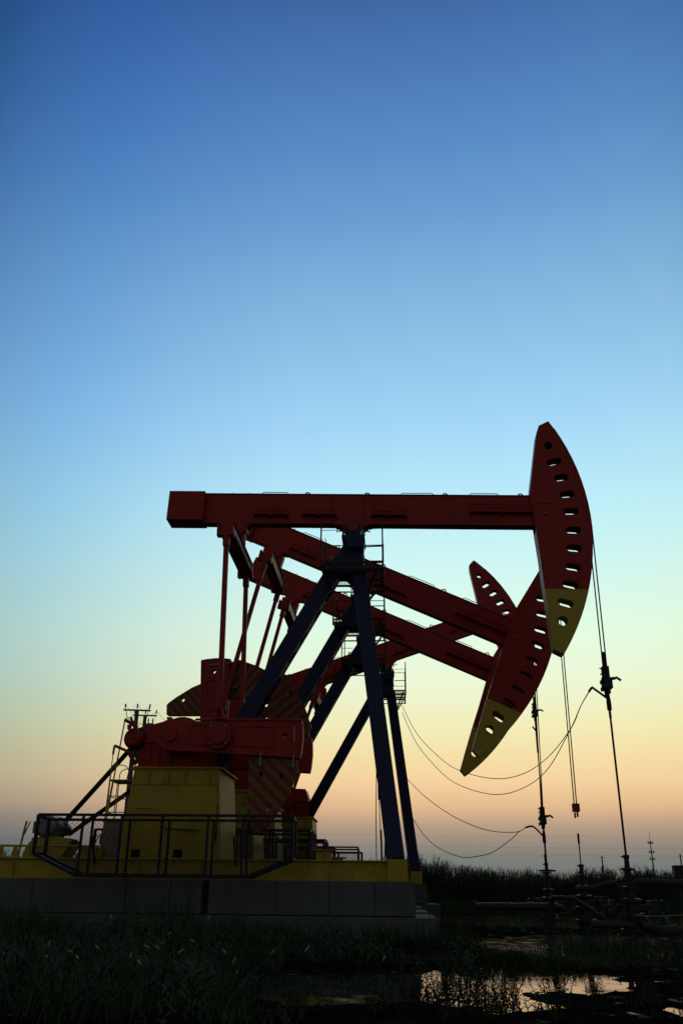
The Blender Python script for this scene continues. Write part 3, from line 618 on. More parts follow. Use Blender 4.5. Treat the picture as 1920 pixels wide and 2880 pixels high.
# ------------------------------------------------------------------ foundations
FL = ['nearest and widest grey concrete plinth with vertical joints, under the level-beamed pump jack', 'concrete plinth directly behind the nearest one, under the second pump jack', 'concrete plinth under the third pump jack, behind two others', 'farthest concrete plinth, its pale end showing right of the nearest plinth']
def foundation():
    r = empty('concrete_foundation')
    b = MB(); b.box(-9.6, -2.86, -1.575, 1.6, .40, 1.015); b.box(-2.73, 1.30, -1.575, 1.6, .40, 1.015)
    ed = [-9.6, -6.23, -4.36, -3.48, -2.86]; ed2 = [-2.73, -1.39, -.37, .51, 1.30]
    for E_ in (ed, ed2):
        for a, c in zip(E_[:-1], E_[1:]): b.box(a + .009, c - .009, -1.6, -1.576, .402, 1.013)
    b.obj('plinth', 'conc', r, bevel=.012)
    b = MB(); b.box(-9.8, 1.72, -1.9, 1.75, -.2, .385)
    for a, c in ((-9.8, -4.36), (-4.36, -1.37), (-1.37, 1.72)): b.box(a + .009, c - .009, -1.92, -1.901, -.2, .382)
    b.obj('footing', 'conc', r, bevel=.012)
    return r
f0 = foundation()
for j in range(4):
    o = f0 if j == 0 else copy_tree(f0)
    o.location = (ORG[j][0], ORG[j][1], [0, .02, .06, .10][j]); o.rotation_euler = (0, 0, -PSI); tag(o, FL[j], 'foundation', 'concrete plinths of the pump jacks')

# ------------------------------------------------------------------ guard fences with wire mesh
def chain(b, x0, x1, z0, z1, y, pitch=.075, w=.0035, clip=None):
    H = z1 - z0; Lx = x1 - x0
    def seg(xa, za, xb, zb):
        b.bar((xa, y, za), (xb, y, zb), w, w)
    k = -int(H / pitch) - 1
    while k * pitch < Lx:
        for sg in (1, -1):
            # line x = x0 + k*pitch + t, z goes up (sg 1) or down (sg -1)
            xs, xe = x0 + k * pitch, x0 + k * pitch + H
            za, zb = (z0, z1) if sg > 0 else (z1, z0)
            if xs < x0: za = za + sg * (x0 - xs); xs = x0
            if xe > x1: zb = zb - sg * (xe - x1); xe = x1
            if clip:
                # keep above the diagonal lower corners: sample and cut
                n_ = 8; keep = []
                for i in range(n_):
                    t0, t1 = i / n_, (i + 1) / n_; xm = xs + (xe - xs) * (t0 + t1) / 2; zm = za + (zb - za) * (t0 + t1) / 2
                    if zm > clip(xm): keep.append((t0, t1))
                i = 0
                while i < len(keep):
                    j2 = i
                    while j2 + 1 < len(keep) and abs(keep[j2 + 1][0] - keep[j2][1]) < 1e-6: j2 += 1
                    t0, t1 = keep[i][0], keep[j2][1]; seg(xs + (xe - xs) * t0, za + (zb - za) * t0, xs + (xe - xs) * t1, za + (zb - za) * t1); i = j2 + 1
            elif xe > xs + .01: seg(xs, za, xe, zb)
        k += 1
def lowz(x):
    if x < -5.24: return 1.07 + (-5.24 - x) * .44
    if x > -1.9: return 1.07 + (x + 1.9) * .39
    return 1.07
def guard(full=True):
    r = empty('guard_fence')
    f = MB(); x0, x1 = -6.12, -1.06
    for y, zt in ((-2.1, 2.17), (-1.5, 2.12)):
        f.bar((x0, y, zt), (x1, y, zt), .05, .05)
        f.bar((-5.24, y, 1.07), (-1.9, y, 1.07), .06, .07)
        f.bar((x0, y, 1.45), (-5.22, y, 1.06), .06, .06); f.bar((-1.92, y, 1.06), (x1, y, 1.40), .06, .06)
        for x in (x0, -5.21, -4.44, -3.63, -2.72, -2.02, x1): f.bar((x, y, lowz(x)), (x, y, zt), .045 if x not in (x0, x1) else .06, .045 if x not in (x0, x1) else .06)
    for x in (x0, x1):
        f.bar((x, -2.1, 2.15), (x, -1.5, 2.12), .045, .045, (1, 0, 0)); f.bar((x, -2.1, lowz(x)), (x, -1.5, lowz(x)), .05, .05, (1, 0, 0))
    for x in (-5.24, -1.9): f.bar((x, -2.1, 1.07), (x, -1.2, 1.07), .05, .05, (1, 0, 0))
    for x in (-4.4, -3.2): f.bar((x, -2.1, 1.06), (x, -1.3, 1.06), .05, .05, (1, 0, 0))
    for x in (-5.2, -2.3): f.bar((x, -1.5, 1.8), (x, -1.1, 1.3), .04, .04)
    f.obj('fence_frame', 'navy', r)
    c = MB(); chain(c, x0 + .03, x1 - .03, 1.07, 2.14, -2.1, .09, .0036, lowz); chain(c, x0 + .03, x1 - .03, 1.07, 2.09, -1.5, .09, .0036, lowz)
    c.obj('wire_mesh', 'dark', r)
    return r
g0 = guard(); bpy.context.view_layer.update()
GL = ['nearest dark blue mesh guard fence in front of the big yellow pedestal', 'mesh guard fence on the far side of the nearest pump jack', 'mesh guard fence on the near side of the second pump jack', 'mesh guard fence on the far side of the second pump jack',
      'mesh guard fence on the near side of the third pump jack', 'mesh guard fence on the far side of the third pump jack', 'mesh guard fence on the near side of the farthest pump jack', 'mesh guard fence on the far side of the farthest pump jack, the rightmost railing end']
i = 0
for j in range(4):
    for side in (0, 1):
        o = g0 if i == 0 else copy_tree(g0)
        if side == 0: o.location = (ORG[j][0], ORG[j][1], [0, .02, .06, .10][j]); o.rotation_euler = (0, 0, -PSI)
        else:
            # turned to face the other way: rotate half a turn about the fence's own middle
            c = W(j, -3.59 * 2, 0, 0); o.location = (c.x, c.y, [0, .02, .06, .10][j]); o.rotation_euler = (0, 0, -PSI + math.pi)
        tag(o, GL[i], 'fence', 'guard fences round the cranks'); i += 1

# ------------------------------------------------------------------ wells
WL = ['well with the nearest wellhead, thick wrapped pipes joined on both sides, rod hung from the big level beam', 'well whose thin rod stands free below an unhooked red carrier', 'well left of the free rod, under the lower carrier of the third pump jack', 'well with a flat round handwheel at the reed line, rod hung from the highest carrier']
for j in range(4):
    u = WU[j]; p = W(j, u, 0, 0); g = float(gz(p.x, p.y)); r = empty('wellhead', (p.x, p.y, g), -PSI + [0, .3, -.4, .2][j]); tag(r, ['low black wellhead nearest the camera with wrapped pipes on both sides', 'black wellhead under the unhooked red carrier and its free-standing rod', 'black wellhead left of the free rod, behind the dark pipeline', 'farthest black wellhead, topped by a flat round handwheel at the reed line'][j], 'wellhead', 'wellheads of the four wells')
    k = 1.0
    b = MB(); b.lathe([(.20, -.3), (.20, .18), (.27, .18), (.27, .24), (.18, .24), (.18, .46), (.25, .46), (.25, .53), (.12, .55)], n=20); b.obj('casing_head', 'dark', r)
    b = MB(); b.lathe([(.13, .53), (.16, .58), (.16, .72), (.22, .74), (.22, .80), (.10, .82), (.10, .98), (.17, .98), (.17, 1.03), (.07, 1.05)], n=18); b.box(-.42, .42, -.07, .07, .60, .70); b.box(-.46, -.34, -.12, .12, .52, .78); b.box(.34, .46, -.12, .12, .52, .78); b.obj('production_tee', 'dark', r, bevel=.01)
    top = [1.60, 1.55, 1.72, 1.70][j] - g
    b = MB(); b.lathe([(.07, 1.03), (.07, top - .32), (.10, top - .30), (.10, top - .26), (.055, top - .24), (.05, top - .08), (.065, top - .06), (.065, top), (.03, top)], n=14); b.tube([(-.15, 0, top - .28), (.15, 0, top - .28)], .018, 6); b.tube([(-.11, 0, top - .04), (0, 0, top - .04)], .015, 6); b.obj('stuffing_box', 'dark', r)
    for s in (-1, 1):
        b = MB(); cx = s * .62
        b.tube([(s * .46, 0, .65), (cx, 0, .65)], .025, 7); b.tube([(cx, .13 * math.cos(a), .65 + .13 * math.sin(a)) for a in np.linspace(0, 2 * math.pi, 18, endpoint=False)], .013, 6, closed=True)
        for a in (0, 2.1, 4.2): b.tube([(cx, 0, .65), (cx, .13 * math.cos(a), .65 + .13 * math.sin(a))], .009, 5)
        b.obj('handwheel', 'red' if j == 2 else 'dark', r)
    b = MB(); b.tube([(.3, 0, .35), (.55, .0, .35), (.55, .0, .75), (.5, .1, .78)], .03, 8); b.tube([(-.2, -.1, .1), (-.2, -.1, .3), (-.35, -.1, .32)], .025, 8); b.obj('bleed_pipe', 'dark', r)
    if j == 3:
        b = MB(); b.lathe([(.05, top - .12), (.31, top - .10), (.335, top - .07), (.31, top - .05), (.05, top - .03)], n=26); b.obj('handwheel', 'dark', r)
    # rod
    zt = [5.95, 2.30, 3.65, 7.95][j]; b = MB(); zb = top + g - .1
    b.tube([(0, 0, zb), (0, 0, zt - [.0, .25, 0, 0][j])], .024 if j != 1 else .016, 8)
    if j == 1: b.tube([(0, 0, 2.05), (0, 0, 2.30)], .028, 8)
    if j == 0: b.tube([(0, 0, 5.6), (0, 0, 5.95)], .034, 8); b.lathe([(.05, 4.62), (.055, 4.66), (.055, 4.8), (.04, 4.95), (.04, 5.02)], n=10); b.lathe([(.03, 4.45), (.03, 4.62)], n=8)
    if j == 2: b.lathe([(.05, 2.30), (.055, 2.36), (.055, 2.5), (.04, 2.65)], n=10)
    if j == 3: b.tube([(0, 0, 5.8), (0, 0, 7.9)], .04, 8); b.tube([(0, 0, 6.6), (-.14, 0, 6.78)], .03, 6)
    b.v = [(x, y, z) for x, y, z in b.v]
    tag(b.obj('polished_rod', 'cable', None, (p.x, p.y, 0)), ['nearest and rightmost black rod running down into the wellhead', 'short free-standing rod with nothing hooked to its top', 'rod below the lower of the two dark carriers', 'longest thin rod, hanging from the highest far carrier'][j], 'rod', 'polished rods of the four wells')
def pipe(pts, rad, label, mt='lag', name='pipe', group=None, bands=True):
    P = [Vector(p) for p in pts]; b = MB(); out = []; rs = []
    for i in range(len(P) - 1):
        n_ = max(2, int((P[i + 1] - P[i]).length / .06))
        for k in range(n_):
            out.append(P[i].lerp(P[i + 1], k / n_)); rs.append(rad * (1 + .10 * math.sin(len(out) * 1.7) * math.sin(len(out) * .37) + .05 * random.uniform(-1, 1)))
    out.append(P[-1]); rs.append(rad); b.tube(out, rs, 12, 0)
    r = tag(b.obj(name, mt), label, 'pipe', group)
    return r
w0 = W(0, WU[0], 0, 0)
pipe([(w0.x + .02, w0.y - .1, 1.0), (w0.x + .15, w0.y - .12, 1.08), (w0.x + 1.0, w0.y - .12, 1.06), (w0.x + 1.8, w0.y - .1, 1.06), (w0.x + 3.8, w0.y + .2, 1.02)], .072, 'upper thick wrapped pipe running right from the nearest wellhead', group='wrapped pipes at the nearest wellhead')
pipe([(4.97, 19.75, .92), (5.3, 19.6, .95), (5.55, 19.5, 1.03), (5.72, 19.5, 1.05), (5.80, 19.5, .98), (5.83, 19.5, .8), (5.84, 19.5, .1)], .055, 'wrapped pipe bending down left of the nearest wellhead', group='wrapped pipes at the nearest wellhead')
pipe([(5.1, 19.4, .27), (5.84, 19.45, .27), (6.0, 19.5, .25)], .07, 'short low wrapped pipe left of the nearest wellhead', group='wrapped pipes at the nearest wellhead')
pipe([(w0.x + .1, w0.y - .2, .25), (w0.x + .5, w0.y - .3, .18), (w0.x + 1.0, w0.y - .3, .17), (w0.x + 1.3, w0.y - .25, .10), (w0.x + 1.5, w0.y - .2, .14), (w0.x + 3.5, w0.y - .2, .16)], .085, 'low sagging wrapped pipe running right under the pennants', group='wrapped pipes at the nearest wellhead')
pipe([(3.9, 27.6, .48), (6.3, 27.6, .50), (6.45, 27.6, .45)], .11, 'long dark pipeline lying left of the wellheads above the wet mud', 'dark', 'pipeline')
b = MB(); b.tube([(4.85, 21.5, .75), (5.2, 21.0, .75), (5.7, 20.4, .35)], .05, 8); b.tube([(4.85, 21.5, .75), (4.75, 21.6, .3), (4.7, 21.6, .0)], .06, 8); tag(b.obj('pipe_bend', 'dark'), 'dark slanting pipe bend between the middle and nearest wellheads', 'pipe')
b = MB(); b.tube([(3.9, 27.3, .0), (3.9, 27.3, .60)], .04, 8); b.box(3.82, 3.98, 27.22, 27.38, .60, .64); tag(b.obj('pipe_riser', ['dark']), 'small pipe stub at the left end of the pipeline', 'pipe')
# bunting
r = empty('bunting', (6.0, 19.0, .44)); tag(r, 'string of small pennants in front of the low right pipe', 'bunting')
b = MB(); b.tube([(-.1, 0, .03), (.1, 0, .01), (.45, 0, .01), (1.2, 0, .05), (2.2, 0, .1)], .004, 5); b.obj('string', 'white', r)
for x, c in ((.08, 'pred'), (.45, 'pblue')):
    b = MB(); b.prism([(x, .012), (x + .11, .012), (x + .06 if c == 'pred' else x + .09, -.05 if c == 'pred' else -.12)], -.002, .002); b.obj('pennant', c, r)
# box on a post at the right edge
r = empty('meter_post', (9.40, 26, .05)); tag(r, 'dark box on a pale post at the right edge before the reeds', 'meter box')
b = MB(); b.box(-.03, .03, -.03, .03, -.1, 1.22); b.obj('post', 'lag', r); b = MB(); b.box(-.13, .13, -.1, .1, 1.22, 1.55); b.obj('box', 'dark', r, bevel=.01)

# ------------------------------------------------------------------ power poles far left
def pole(x, y, ztop, label, trans=False):
    r = empty('power_pole', (x, y, 0)); tag(r, label, 'utility pole', 'power poles behind the pump jacks')
    b = MB(); b.tube([(0, 0, -.5), (0, 0, ztop - .15)], [.17, .11], 10); b.obj('pole', 'wood', r)
    b = MB(); b.bar((-.74, 0, ztop - .14), (.74, 0, ztop - .17), .08, .08); b.bar((-.35, .05, ztop - .5), (0, .05, ztop - .9), .03, .03)
    if trans: b.bar((-.5, 0, ztop - 1.2), (.5, 0, ztop - 1.2), .07, .07)
    ca = b.obj('crossarm', 'dark', r)
    for xx in (-.66, 0, .68):
        b = MB(); z = ztop - .1 if xx else ztop - .12
        b.lathe([(.02, z), (.02, z + .1), (.05, z + .1), (.03, z + .14), (.055, z + .17), (.03, z + .21), (.055, z + .24), (.02, z + .30)], (xx, 0, 0), n=10); b.obj('insulator', 'porc', ca)
    b = MB()
    b.tube([(-.66, 0, ztop + .15), (-.45, 0, ztop - .1), (-.1, 0, ztop - .6)], .008, 5); b.tube([(0, 0, ztop + .2), (-.2, 0, ztop + .1), (-.16, 0, ztop - .4)], .008, 5); b.tube([(0, 0, ztop + .2), (.2, 0, ztop - .1), (.45, 0, ztop - .2), (.68, 0, ztop + .1)], .008, 5)
    b.tube([(-.6, 0, ztop - .2), (-.5, 0, ztop - .55), (-.25, 0, ztop - .75)], .022, 6); b.tube([(.68, 0, ztop + .1), (.6, 0, ztop - .5), (.4, 0, ztop - .9)], .008, 5)
    b.obj('jumper_wire', 'cable', r)
    return r
pole(-11.03, 48, 10.0, 'taller left wooden power pole with crossarm above the gearbox')
pole(-12.1, 55, 11.0, 'right wooden power pole with crossarm, partly behind the gearbox')
r = empty('transformer', (-11.66, 54.6, 0)); tag(r, 'grey pole transformer just right of the two power poles', 'transformer')
b = MB(); b.lathe([(.24, 9.4), (.26, 10.1), (.30, 10.12), (.28, 10.25), (.1, 10.3)], n=18); b.obj('tank', 'wood', r)
for xx in (-.12, .14):
    b = MB(); b.lathe([(.03, 10.28), (.05, 10.34), (.03, 10.4), (.05, 10.46), (.02, 10.62)], (xx, 0, 0), n=8); b.obj('insulator', 'porc', r)
b = MB(); b.tube([(-12.1 + .70, 55, 11.1), (-11.4 + .5, 55.2, 10.6), (-10.6, 55.5, 10.35), (-9, 56, 10.2), (-3, 60, 10.3)], .012, 5); b.tube([(-11.03 + .68, 48, 10.1), (-11.3, 51.5, 10.1), (-12.1 + .7, 55, 11.05)], .012, 5); tag(b.obj('power_line', 'cable'), 'thin wires running right from the power poles', 'wire')

# ------------------------------------------------------------------ far horizon things
r = empty('radio_mast', (87.3, 260, 0)); tag(r, 'slim far radio mast with three antenna rings above the reeds', 'radio mast')
b = MB(); b.tube([(0, 0, -1), (0, 0, 15.2)], [.32, .12], 8); b.tube([(0, 0, 15), (0, 0, 17.5)], .06, 5); b.obj('mast', 'wood', r)
for z in (14.6, 12.2, 10.4):
    b = MB(); b.lathe([(.2, z - .15), (.5, z - .1), (.5, z + .08), (.2, z + .15)], n=10)
    for k in range(6): a = k * math.pi / 3; b.box(.7 * math.cos(a) - .05, .7 * math.cos(a) + .05, .7 * math.sin(a) - .05, .7 * math.sin(a) + .05, z - .35, z + .35)
    b.obj('antenna_ring', 'wood', r)
FP = [(73.2, 200, 9.2, 'thin far pole at the right edge above the reeds'), (56.4, 200, 8.7, 'thin far pole left of the nearest rod above the reeds'), (44.2, 200, 8.9, 'thin far pole just left of the far handwheel')]
for x, y, z, lb in FP:
    b = MB(); b.tube([(x, y, 0), (x, y, z)], .14, 6); b.bar((x - .6, y, z - .4), (x + .6, y, z - .4), .08, .08); tag(b.obj('far_pole', 'wood'), lb, 'utility pole', 'thin far poles on the horizon')
b = MB()
for z0 in (9.0, 10.6, 13.0): b.tube([(x, 210, z0 + .00006 * (x - 20) ** 2) for x in range(-120, 160, 20)], .010, 4)
tag(b.obj('far_power_lines', 'wood'), 'three faint level wires crossing the sky low above the reeds', 'wire')
# crescent moon
b = MB(); mr = 3.9; oc = Vector((.62, 0, .45)).normalized()
outer = []; inner = []
a0 = -math.atan2(.45, .62) - .25
for t_ in np.linspace(-1.25, 1.25, 25):
    a = a0 + t_; outer.append((mr * math.cos(a), mr * math.sin(a))); w = .42 * math.cos(t_ / 1.25 * math.pi / 2); inner.append(((mr - w) * math.cos(a), (mr - w) * math.sin(a)))
b.prism(outer + inner[::-1][1:-1], -.2, .2)
mm = bpy.data.materials.new('moonlight'); mm.use_nodes = True; bb = mm.node_tree.nodes['Principled BSDF']; bb.inputs['Base Color'].default_value = (.0, .0, .0, 1); bb.inputs['Emission Color'].default_value = (.75, .97, .86, 1); bb.inputs['Emission Strength'].default_value = 1.0
M['moon'] = mm
tag(b.obj('moon', 'moon', None, (-111.5, 900, 298)), 'thin pale crescent moon between the pitman arms', 'moon')

# ------------------------------------------------------------------ vegetation
def blades(P, H, Wd, lean, ang, curl, segs=3):
    """vectorised tapered bent ribbons; P (n,3) roots"""
    n_ = len(P); ts = np.linspace(0, 1, segs + 1); d = np.stack([np.cos(ang), np.sin(ang)], 1); fa = ang + rng.uniform(.9, 2.2, n_); side = np.stack([np.cos(fa), np.sin(fa)], 1)
    V = np.zeros((n_, (segs + 1) * 2, 3))
    for i, t_ in enumerate(ts):
        off = H * (lean * t_ + curl * t_ ** 2.2); z = H * t_ * (1 - .35 * curl * t_ * t_)
        w = Wd * (1 - t_) ** .7 / 2 * (1.0 if t_ > 0 else .7)
        c = P.copy(); c[:, 0] += d[:, 0] * off; c[:, 1] += d[:, 1] * off; c[:, 2] += z
        V[:, 2 * i, :] = c; V[:, 2 * i, :2] += side * w[:, None]; V[:, 2 * i + 1, :] = c; V[:, 2 * i + 1, :2] -= side * w[:, None]
    k = (segs + 1) * 2; base = (np.arange(n_) * k)[:, None, None]
    F = np.array([[2 * i, 2 * i + 1, 2 * i + 3, 2 * i + 2] for i in range(segs)])[None] + base
    return V.reshape(-1, 3), F.reshape(-1, 4)
# reed bed
def reeds(n_, x0, x1, y0, y1, hfun, name):
    x = rng.uniform(x0, x1, n_); y = y0 + (y1 - y0) * rng.uniform(0, 1, n_) ** 1.3
    clump = 1 + .42 * vnoise(x, y, 1.7, 21) + .34 * vnoise(x, y, .5, 22)
    H = hfun(x) * clump * rng.uniform(.72, 1.1, n_)
    P = np.stack([x, y, np.full(n_, .0)], 1)
    return blades(P, H, rng.uniform(.03, .075, n_), rng.uniform(0, .12, n_), rng.uniform(0, 6.28, n_), rng.uniform(0, .3, n_))
hf = lambda x: 1.86 + .12 * np.sin(x * .35 + 1) + .28 * np.exp(-((x - 4.5) / 2.0) ** 2) + .5 * np.exp(-((x + 19) / 3) ** 2)
V1, F1 = reeds(46000, -34, 30, 46, 54, hf, 'r')
# leafy plumes along the reed tops
n_ = 5200; x = rng.uniform(-32, 28, n_); y = rng.uniform(46, 53, n_); st = hf(x) * (1 + .42 * vnoise(x, y, 1.7, 21) + .34 * vnoise(x, y, .5, 22)) * .98
k = 7; X2 = np.repeat(x, k) + rng.normal(0, .05, n_ * k); Y2 = np.repeat(y, k); Z2 = np.repeat(st, k) * rng.uniform(.70, .98, n_ * k)
V2, F2 = blades(np.stack([X2, Y2, Z2], 1), rng.uniform(.18, .42, n_ * k), rng.uniform(.02, .05, n_ * k), rng.uniform(.1, .7, n_ * k), rng.uniform(0, 6.28, n_ * k), rng.uniform(0, .8, n_ * k), 2)
o = npmesh('reed_bed', np.concatenate([V1, V2]), np.concatenate([F1, F2 + len(V1)]), 'reed'); tag(o, 'dense dark reed bed along the horizon', 'reeds', kind='stuff')
# a nearer scrub edge along the far shore
def scatter(n_, x0, x1, y0, y1, hmin, hmax, dens, w=(.006, .016), wet=True, seed=31):
    x = rng.uniform(x0, x1, n_); y = rng.uniform(y0, y1, n_); dn = vnoise(x, y, 1.1, seed) + .6 * vnoise(x, y, .35, seed + 1)
    keep = dn + dens + .5 * vnoise(x, y, 2.0, 79) > rng.uniform(0, .6, n_); x = x[keep]; y = y[keep]; dn = dn[keep]; z = gz(x, y)
    gap = (((x - 5.55) / .95) ** 2 + ((y - 15.4) / 2.1) ** 2 < 1) & (rng.uniform(0, 1, len(x)) < .9); x, y, z, dn = x[~gap], y[~gap], z[~gap], dn[~gap]
    if not wet: kk = z > .0; x, y, z, dn = x[kk], y[kk], z[kk], dn[kk]
    m_ = len(x); patch = np.clip(.75 + 1.5 * vnoise(x, y, 1.6, 77) + .9 * vnoise(x, y, .55, 78), .18, 1.35); H = (hmin + (hmax - hmin) * np.clip(.5 + dn, 0, 1) * rng.uniform(.45, 1.15, m_)) * patch
    return blades(np.stack([x, y, z - .02], 1), H, rng.uniform(w[0], w[1], m_), rng.uniform(0, .35, m_), rng.uniform(0, 6.28, m_), rng.uniform(0, .9, m_))
def join(parts):
    vs, fs, o_ = [], [], 0
    for v, f in parts: vs.append(v); fs.append(f + o_); o_ += len(v)
    return np.concatenate(vs), np.concatenate(fs)
parts = [scatter(23000, -7.5, -.6, 6.2, 13, .06, .44, .20), scatter(24000, -10, 1.2, 12, 18.0, .10, .60, .22), scatter(5000, -.8, 1.3, 6.0, 8.5, .05, .16, .12, wet=False),
         scatter(14000, .2, 5.5, 11.3, 18, .05, .28, .14, wet=False), scatter(6000, .8, 5.0, 11.4, 12.8, .08, .26, .22, wet=False), scatter(2500, 2.2, 4.5, 6.4, 10, .02, .09, .1, wet=False), scatter(11000, 1.8, 9.0, 12.2, 16.5, .06, .30, .05), scatter(4500, 3.2, 8.5, 14.0, 19.3, .08, .34, -.05, wet=True), scatter(4000, 2.2, 6, 7, 12, .03, .12, -.05, wet=False),
         scatter(5000, 4.4, 7.2, 10.5, 13.5, .12, .5, .12), scatter(9000, 2.5, 16, 22, 44, .05, .3, -.05, (.01, .03), wet=False), scatter(16000, -30, 28, 42, 46.5, .3, 1.2, .35, (.02, .05))]
# tall tufts
def tuft(cx, cy, n_, h, sp):
    x = rng.normal(cx, sp, n_); y = rng.normal(cy, sp, n_); z = gz(x, y)
    return blades(np.stack([x, y, z - .02], 1), rng.uniform(.55, 1.05, n_) * h, rng.uniform(.008, .02, n_), rng.uniform(0, .3, n_), rng.uniform(0, 6.28, n_), rng.uniform(.1, .9, n_))
for cx, cy, n_, h_, sp in [(-3.0, 14.5, 160, 1.0, .25), (-2.5, 15.5, 140, 1.05, .2), (-4.6, 14, 200, .85, .4), (-5.6, 13, 250, .8, .5), (-2.3, 12.5, 150, .7, .3), (-.9, 13.5, 240, .62, .25), (-.7, 14.5, 120, .55, .3), (-4.5, 9.5, 260, .55, .5), (-3.6, 8.5, 260, .5, .45), (-5.2, 11, 300, .7, .5), (-2.6, 10.2, 260, .5, .35), (-1.6, 9.6, 160, .35, .25), (-1.4, 7.6, 150, .26, .2),
                         (3.9, 15.2, 260, .42, .4), (4.6, 14.8, 260, .5, .35), (3.4, 14.2, 160, .35, .3), (5.6, 13.2, 120, .35, .3), (4.3, 16.5, 160, .4, .3), (1.7, 16.8, 120, .5, .3), (.9, 17.0, 140, .45, .3), (5.0, 12.6, 260, .42, .35), (5.5, 11.8, 260, .38, .3), (4.9, 11.3, 180, .3, .25)]:
    parts.append(tuft(cx, cy, n_, h_, sp))
def rosettes(n_, x0, x1, y0, y1, seed=5):
    x = rng.uniform(x0, x1, n_); y = rng.uniform(y0, y1, n_); ok = vnoise(x, y, .9, seed) > -.05; x, y = x[ok], y[ok]; k = 26
    X_ = np.repeat(x, k) + rng.normal(0, .05, len(x) * k); Y_ = np.repeat(y, k) + rng.normal(0, .05, len(x) * k); hh = np.repeat(rng.uniform(.05, .34, len(x)), k) * rng.uniform(0, 1, len(x) * k)
    m_ = len(X_); return blades(np.stack([X_, Y_, gz(X_, Y_) + hh], 1), rng.uniform(.04, .11, m_), rng.uniform(.012, .028, m_), rng.uniform(.3, 1.0, m_), rng.uniform(0, 6.28, m_), rng.uniform(.2, 1.3, m_))
parts += [rosettes(420, -6.5, -.9, 6.3, 12.5), rosettes(240, -6, 1.5, 12.5, 17.5), rosettes(150, -.8, 5, 11.3, 14)]
V, F = join(parts); o = npmesh('grass', V, F, 'grass'); tag(o, 'dark rank grass over the wet ground', 'grass', kind='stuff')

# leafy weeds: individual plants
def weed(x, y, h_, spread, nst, label, seed):
    nst = int(nst * 1.6); spread *= 1.15; h_ *= 1.08
    rr_ = random.Random(seed); g = float(gz(x, y)); r = empty('leafy_weed', (x, y, g - .01)); tag(r, label, 'weed', 'leafy weeds round the near puddle')
    st = MB(); LV, LF = [], []
    for s in range(nst):
        a = rr_.uniform(0, 6.28); ln = rr_.uniform(.1, 1) * spread; hh_ = h_ * rr_.uniform(.6, 1.05); bx, by = rr_.gauss(0, spread * .35), rr_.gauss(0, spread * .35)
        pts = [(bx + math.cos(a) * ln * t_ ** 1.4, by + math.sin(a) * ln * t_ ** 1.4, hh_ * t_) for t_ in (0, .25, .5, .75, 1)]
        st.tube(pts, [.0035, .003, .0026, .002, .001], 4)
        k = int(hh_ / .012)
        for i in range(k):
            t_ = .12 + .88 * i / k; seg = min(int(t_ * 4), 3); f = t_ * 4 - seg; p = Vector(pts[seg]).lerp(Vector(pts[seg + 1]), f)
            la = i * 2.4 + rr_.uniform(-.4, .4); up = rr_.uniform(.15, 1.0); L = rr_.uniform(.028, .062) * (1.15 - .45 * t_); w = L * .14
            d = Vector((math.cos(la), math.sin(la), up)).normalized(); sd = d.cross(Vector((0, 0, 1))).normalized(); mid = p + d * L * .5 + Vector((0, 0, .002)); tip = p + d * L - Vector((0, 0, L * .15))
            o_ = len(LV); LV += [p, mid + sd * w, tip, mid - sd * w]; LF.append((o_, o_ + 1, o_ + 2, o_ + 3))
    st.obj('stem', 'weed', r); b = MB(); b.add(LV, LF); b.obj('foliage', 'weed', r)
    return r
WD = [(.80, 7.4, .36, .16, 12, 'leafy weed at the far left of the bright puddle, tallest of its clump'), (.98, 7.9, .34, .17, 12, 'bushy weed standing in the left part of the bright puddle'), (1.30, 7.9, .34, .15, 9, 'tall willow-like weed in the middle of the bright puddle'), (1.22, 7.2, .26, .18, 12, 'low leafy weed in front of the willow-like one'),
      (1.62, 7.25, .28, .14, 11, 'small upright weed at the right end of the puddle front'), (.62, 6.95, .24, .14, 12, 'low dark weed below the puddle left end'), (1.9, 7.4, .22, .10, 7, 'thin weed on the mud right of the puddle front'), (.30, 6.9, .2, .14, 9, 'low weed beside the dark puddle, near the bottom edge'),
      (1.0, 6.75, .16, .14, 10, 'ground-hugging weed at the bottom edge below the puddle'), (3.1, 8.8, .34, .10, 7, 'thin sparse weed on the mud at the far right'), (1.85, 17.2, .8, .22, 10, 'tall thin weed against the right end of the nearest plinth'), (2.25, 17.0, .55, .2, 9, 'shorter weed just right of the nearest plinth'),
      (-.25, 7.1, .22, .14, 9, 'low leafy weed before the yellow reflection'), (1.45, 12.2, .34, .2, 9, 'weed clump on the mud behind the bright puddle'),
      (.62, 7.9, .34, .18, 12, 'dark weed clump hiding the left tip of the bright puddle'), (1.08, 7.35, .34, .16, 12, 'dense leafy weed between the two tallest at the puddle'), (.72, 6.8, .2, .16, 12, 'broad low weed at the bottom edge under the puddle left half'),
      (1.42, 6.75, .17, .16, 11, 'broad low weed at the bottom edge under the puddle right half'), (4.1, 11.2, .5, .3, 13, 'bushy dark weed near the right edge'), (4.3, 12.2, .36, .28, 11, 'largest dark bush at the right edge before the low pipe'), (-.75, 7.2, .24, .2, 11, 'low leafy weed at the bottom edge left of the dark puddle'), (2.5, 8.0, .16, .1, 7, 'tiny weed on the bare mud')]
for i, (x, y, h_, sp, ns, lb) in enumerate(WD): weed(x, y, h_, sp, ns, lb, 100 + i)
